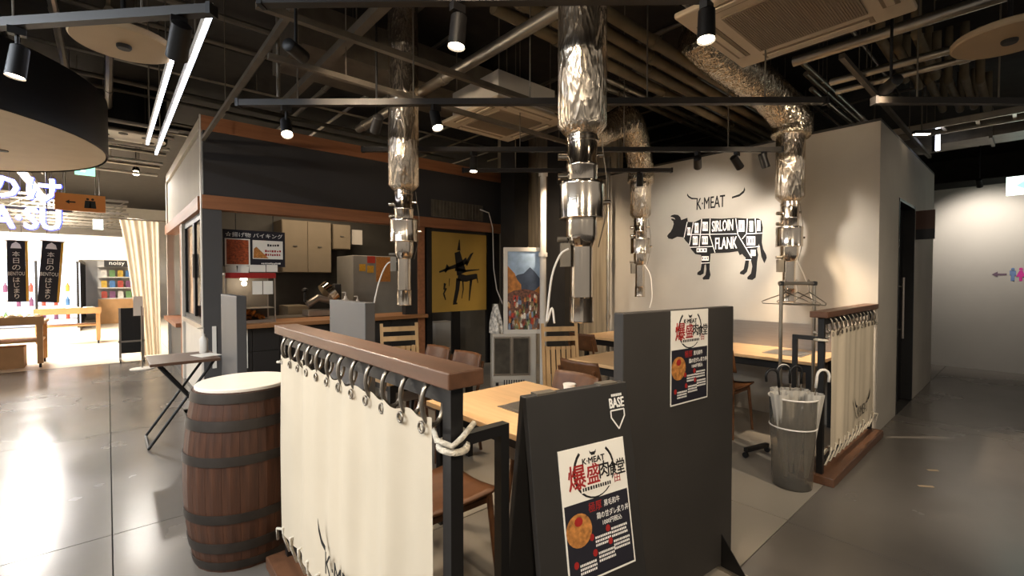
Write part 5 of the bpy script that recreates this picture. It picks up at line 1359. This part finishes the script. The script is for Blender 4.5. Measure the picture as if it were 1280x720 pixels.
# two banners
for k, (u0, u1, tilt, lab) in enumerate([(8, 33, 0.0, 'black vertical shop banner hanging straight beside the produce'), (45, 71, 0.07, 'black vertical shop banner hanging tilted beside the chiller')]):
    y = 11.05
    a = onY(u0, 300, y); c = onY(u1, 377, y)
    t = thing('shop_banner', lab, 'banner', (a.x, y, c.z)); W = c.x - a.x; Hh = a.z - c.z
    t.rotation_euler = (0, tilt, 0)
    MB().grid(lambda u, v: (W * u, 0.006 * math.sin(v * 7 + k), Hh * v), 6, 14).build('cloth', 'print_navy', t)
    MB().box(W, W + 0.03, 0.0, 0.006, 0, Hh).build('gold_edge', M.setdefault('gold_edge', mat('banner_gold_edge', 'd8a83a', 0.6, var=0.05)), t)
    MB().cyl((-0.03, 0, Hh), (W + 0.05, 0, Hh), 0.012).build('top_rod', 'zinc', t)
    text('lettering', 'BENTOU', 0.1, 'white_print', t, (W * .5, -0.012, Hh * 0.46), FRX, FRZ, 0.0006, width=W * 0.9, height=Hh * 0.06)
    for i, chh in enumerate('本日の'): text('lettering', chh, 0.1, 'white_print', t, (W * .5, -0.012, Hh * (0.78 - 0.11 * i)), FRX, FRZ, 0.0006, height=Hh * 0.085)
    for i, chh in enumerate('はじまり'): text('lettering', chh, 0.1, 'white_print', t, (W * .5, -0.012, Hh * (0.36 - 0.09 * i)), FRX, FRZ, 0.0006, height=Hh * 0.075)
    MB().sheet((W * .5, -0.010, Hh * 0.91), FRX, FRZ, [(-W * .3, -0.04), (W * .3, -0.04), (W * .22, 0.03), (0, 0.07), (-W * .22, 0.03)], 0.0008).build('emblem', 'white_print', t)
    MB().cyl((W * .2, 0, Hh), (W * .2, 0, 4.0 - c.z), 0.004, n=5).cyl((W * .8, 0, Hh), (W * .8, 0, 4.0 - c.z), 0.004, n=5).build('hanging_wire', 'zinc_dark', t)
# produce stands with wheels
def stand(label, P, w, d, h, cat='display table'):
    t = thing('produce_stand', label, cat, P)
    MB().box(0, w, 0, d, h - 0.05, h).build('top', 'timber', t)
    MB().box(0, w, -0.015, 0, h - 0.05, h + 0.08).build('front_lip', 'timber', t)
    MB().box(0.04, w - 0.04, 0.04, d - 0.04, h * 0.55, h * 0.55 + 0.03).build('shelf', 'timber', t)
    for x in (0.02, w - 0.09):
        for y in (0.02, d - 0.09):
            MB().box(x, x + 0.07, y, y + 0.07, 0.07, h - 0.05).build('leg', 'timber', t)
            MB().cyl((x + 0.02, y + 0.035, 0.035), (x + 0.05, y + 0.035, 0.035), 0.035, n=12).build('caster', 'black', t)
    return t
y0 = YS + 0.15
p = onZ(53, 457, 0)
stand('wheeled timber produce stand piled with bread by the shop entrance', (p.x - 1.5, y0 + 0.05, 0), 1.55, 0.8, 0.75)
o = MB().box(0, 0.62, 0, 0.4, 0, 0.34).box(0.02, 0.60, -0.004, 0, 0.30, 0.33).build('cardboard_box', 'cardboard'); o.location = (p.x - 0.82, y0 + 0.2, 0); tag(o, 'brown cardboard box under the produce stand', 'box')
rr = random.Random(3)
M['pack'] = mat('food_pack', 'c9a774', 0.5, var=0.4, scale=14); M['pack2'] = mat('food_pack_pale', 'dcd2c0', 0.4, var=0.3, scale=18)
pm_ = MB().lathe([(0.03, 0), (0.085, 0.02), (0.09, 0.06), (0.05, 0.10), (0.001, 0.11)], n=10).mesh('food_pack', 'pack', True); pm2 = MB().box(-0.09, 0.09, -0.06, 0.06, 0, 0.07).box(-0.08, 0.08, -0.05, 0.05, 0.07, 0.085).mesh('food_pack', 'pack2')
for i in range(7):
    for j in range(3):
        o = place(pm_ if (i + j) % 2 else pm2, 'food_pack', None, (p.x - 1.38 + i * 0.21, y0 + 0.18 + j * 0.25, 0.75), rr.uniform(0, 3))
        tag(o, 'wrapped food pack on the wheeled produce stand', 'food pack', 'packs on the produce stand')
p2 = onZ(68, 433, 0)
stand('smaller timber produce stand before the shop chillers', (p2.x - 0.3, p2.y, 0), 1.05, 0.6, 0.72)
for i in range(4): tag(place(pm2, 'food_pack', None, (p2.x - 0.15 + i * 0.23, p2.y + 0.3, 0.72), 0.2 * i), 'pale food pack on the smaller produce stand', 'food pack', 'packs on the smaller stand')
# chillers along the aisle
def chiller(label, x0, x1, y0, y1, h, face, n):
    t = thing('glass_chiller', label, 'chiller', (x0, y0, 0)); W, D = x1 - x0, y1 - y0
    MB().box(0, W, 0, D, 0, 0.14).box(0, W, 0, D, h - 0.12, h).box(*( (0, W, D - 0.08, D) if face == 'y' else (0, 0.08, 0, D)), 0.14, h - 0.12).build('case', 'white_paint', t)
    if face == 'y': MB().box(0.0, W, D - 0.10, D - 0.08, 0.14, h - 0.12).build('lit_back', 'fridge_glow', t)
    else: MB().box(0.08, 0.10, 0, D, 0.14, h - 0.12).build('lit_back', 'fridge_glow', t)
    for k in range(4): MB().box(0.1, W - 0.04, 0.04, D - 0.1, 0.32 + k * (h - 0.5) / 4, 0.335 + k * (h - 0.5) / 4).build('shelf', 'white_paint', t)
    for k in range(n + 1):
        if face == 'y': MB().box(k * (W - 0.05) / n, k * (W - 0.05) / n + 0.05, -0.02, 0.02, 0.1, h - 0.1).build('door_frame', 'black', t)
        else: MB().box(W - 0.02, W + 0.02, k * (D - 0.05) / n, k * (D - 0.05) / n + 0.05, 0.1, h - 0.1).build('door_frame', 'black', t)
    return t
c1 = onZ(100, 414, 0)
chiller('glass-door drinks chiller facing the shop entrance', c1.x - 3.2, c1.x, c1.y, c1.y + 0.8, 2.0, 'y', 4)
chiller('glass-door chiller row along the shop aisle', c1.x - 0.8, c1.x, c1.y + 0.85, c1.y + 6.0, 2.0, 'x', 6)
cols = [mat('goods_%d' % i, c, 0.5, var=0.3, scale=10) for i, c in enumerate(('b44a3a', '4d79a8', 'c9a13b', '6b8f56', 'd8d0c2', '7a4a6b'))]
gm = [MB().lathe([(0.035, 0), (0.04, 0.02), (0.04, 0.16), (0.015, 0.20), (0.015, 0.24)], n=8).mesh('bottle', c, True) for c in cols]
for k in range(3):
    for i in range(13):
        o = place(gm[(i // 2 + k) % 6], 'drink_bottle', None, (c1.x - 3.0 + i * 0.23, c1.y + 0.25, 0.335 + k * 0.375)); tag(o, 'drink bottle on a shelf of the drinks chiller', 'bottle', 'bottles in the drinks chiller')
# goods shelf at the back of the aisle
yb = 19.5
xa, xb = SX(122, yb), SX(176, yb)
t = thing('goods_shelf', 'long white goods shelf at the back of the shop', 'shelf', (xa, yb, 0)); W = xb - xa
MB().box(0, W, 0.5, 0.55, 0, 2.0).build('back_panel', 'white_paint', t)
for k in range(4): MB().box(0, W, 0, 0.5, 0.78 + k * 0.34, 0.81 + k * 0.34).build('shelf', 'white_paint', t)
MB().box(0, W, -0.1, 0.5, 0, 0.78).build('counter_front', 'timber', t)
bx = [MB().box(-0.07, 0.07, -0.05, 0.05, 0, 0.20).box(-0.05, 0.05, -0.04, 0.04, 0.20, 0.22).mesh('packet', c) for c in cols]
for k in range(3):
    for i in range(int(W / 0.2) - 1):
        o = place(bx[(i * 5 + k * 2) % 6], 'goods_packet', None, (xa + 0.15 + i * 0.2, yb + 0.2, 0.81 + k * 0.34)); tag(o, 'coloured packet on the long white goods shelf', 'packet', 'packets on the goods shelf')
a = onY(130, 325, yb - 0.1); c = onY(162, 334, yb - 0.1)
t = thing('shelf_header_sign', 'dark header sign with white lettering above the goods shelf', 'sign', (a.x, yb - 0.1, c.z))
MB().box(0, c.x - a.x, 0, 0.05, 0, a.z - c.z).build('board', 'dark_col', t)
text('lettering', 'noisy', 0.1, 'white_print', t, ((c.x - a.x) / 2, -0.001, (a.z - c.z) / 2), FRX, FRZ, 0.001, width=(c.x - a.x) * 0.6)
# white shop bulkhead
t = MB().box(-12, 0.5, 14.0, 14.15, 1.86, 2.40).build('shop_bulkhead', 'white_paint'); tag(t, 'white bulkhead panel above the shop chillers', 'bulkhead')
# black wheeled board by the curtain
a = onZ(151, 452, 0)
t = thing('wheeled_board', 'black wheeled screen board beside the curtain', 'screen', (a.x - 0.02, YS + 0.05, 0)); W = SX(179, YS + 0.05) - a.x + 0.02
zt = onY(160, 385, YS + 0.05).z
MB().box(0, W, 0, 0.03, 0.14, zt).build('board', 'black', t); MB().box(-0.01, W + 0.01, -0.01, 0.04, 0.33, 0.36).build('cross_bar', 'brushed', t)
for x in (0, W - 0.03): MB().box(x, x + 0.03, -0.01, 0.04, 0.06, zt).build('post', 'brushed', t); MB().box(x, x + 0.03, -0.2, 0.2, 0.04, 0.07).build('foot', 'brushed', t)
for x in (0, W - 0.03):
    for y in (-0.18, 0.18): MB().cyl((x + 0.005, y, 0.022), (x + 0.025, y, 0.022), 0.022, n=10).build('caster', 'black', t)
# curtain gathered at the shop edge
u0, u1 = 150, 200
yc = 10.75
xa, xb = SX(150, yc), SX(200, yc); zt = onY(175, 276, yc).z
def cur(u, v):
    w = xb - xa; lo = 0.62 * (1 - v) ** 0.8 if v < 1 else 0
    x = xa + w * (lo * 0.75 + u * (1 - lo * 0.75)) ; return (x, yc + 0.022 * math.sin(u * 40) + 0.015 * math.sin(u * 21 + v), 0.03 + (zt - 0.03) * v)
o = MB().grid(cur, 90, 14).build('shop_curtain', 'curtain', None, True, ang=180); tag(o, 'off-white curtain gathered beside the stall side', 'curtain')
o = MB().cyl((xa - 0.1, yc, zt + 0.015), (xb + 0.15, yc, zt + 0.015), 0.015).box(xa - 0.12, xa - 0.10, yc - 0.03, yc + 0.03, zt - 0.01, zt + 0.04).build('curtain_rail', 'zinc', None, True); tag(o, 'thin metal rail holding the off-white curtain', 'rail')
# pole with round base by the curtain
a = onZ(178, 461, 0)
t = thing('belt_stand', 'thin steel sign stand with round base by the curtain', 'stand', (a.x, a.y, 0))
MB().lathe([(0.16, 0), (0.16, 0.012), (0.02, 0.022)], n=28).build('base', 'white_paint', t, True); MB().cyl((0, 0, 0.02), (0, 0, 1.0), 0.010).build('pole', 'brushed', t, True)
MB().box(-0.10, 0.02, -0.004, 0.004, 0.85, 1.16).build('card', 'paper', t)
spot('bright shop spotlight glaring beside the stall side', dep(170, 214, 8.4), (0.2, 8.0, 0.5), 120, angle=100, color=NEUT, up=4.0, group=None, r=0.06)
# lamp strip added behind the fascia to light the stall inside
t = thing('kitchen_fill_lamp', 'added lamp strip lighting the food stall from inside', 'lamp', (2.6, 7.2, 2.94))
MB().box(-1.0, 1.0, -0.06, 0.06, 0.0, 0.05).build('housing', 'white_paint', t); MB().box(-0.98, 0.98, -0.05, 0.05, -0.012, 0.0).build('diffuser', 'lamp_soft', t)
lamp('kitchen_fill_light', 'AREA', t, (0, 0, -0.03), 28, WARM, target=(0, 0, -1), size=1.9, sy=0.12)

# trusses of the shop ceiling and its hanging rods
for k in range(6):
    y = 14.4 + 0.9 * k
    o = MB().box(-9, 0.4, y, y + 0.05, 2.95, 3.0).box(-9, 0.4, y, y + 0.05, 3.25, 3.30)
    for j in range(24): o.bar((-9 + j * 0.39, y + 0.025, 2.98 if j % 2 else 3.27), (-9 + (j + 1) * 0.39, y + 0.025, 3.27 if j % 2 else 2.98), 0.02, 0.02)
    for x in (-8, -4.5, -1): o.box(x, x + 0.02, y + 0.01, y + 0.03, 3.3, 4.0)
    tag(o.build('ceiling_truss', 'zinc_dark'), 'grey lattice truss under the shop ceiling', 'truss', 'shop ceiling trusses')
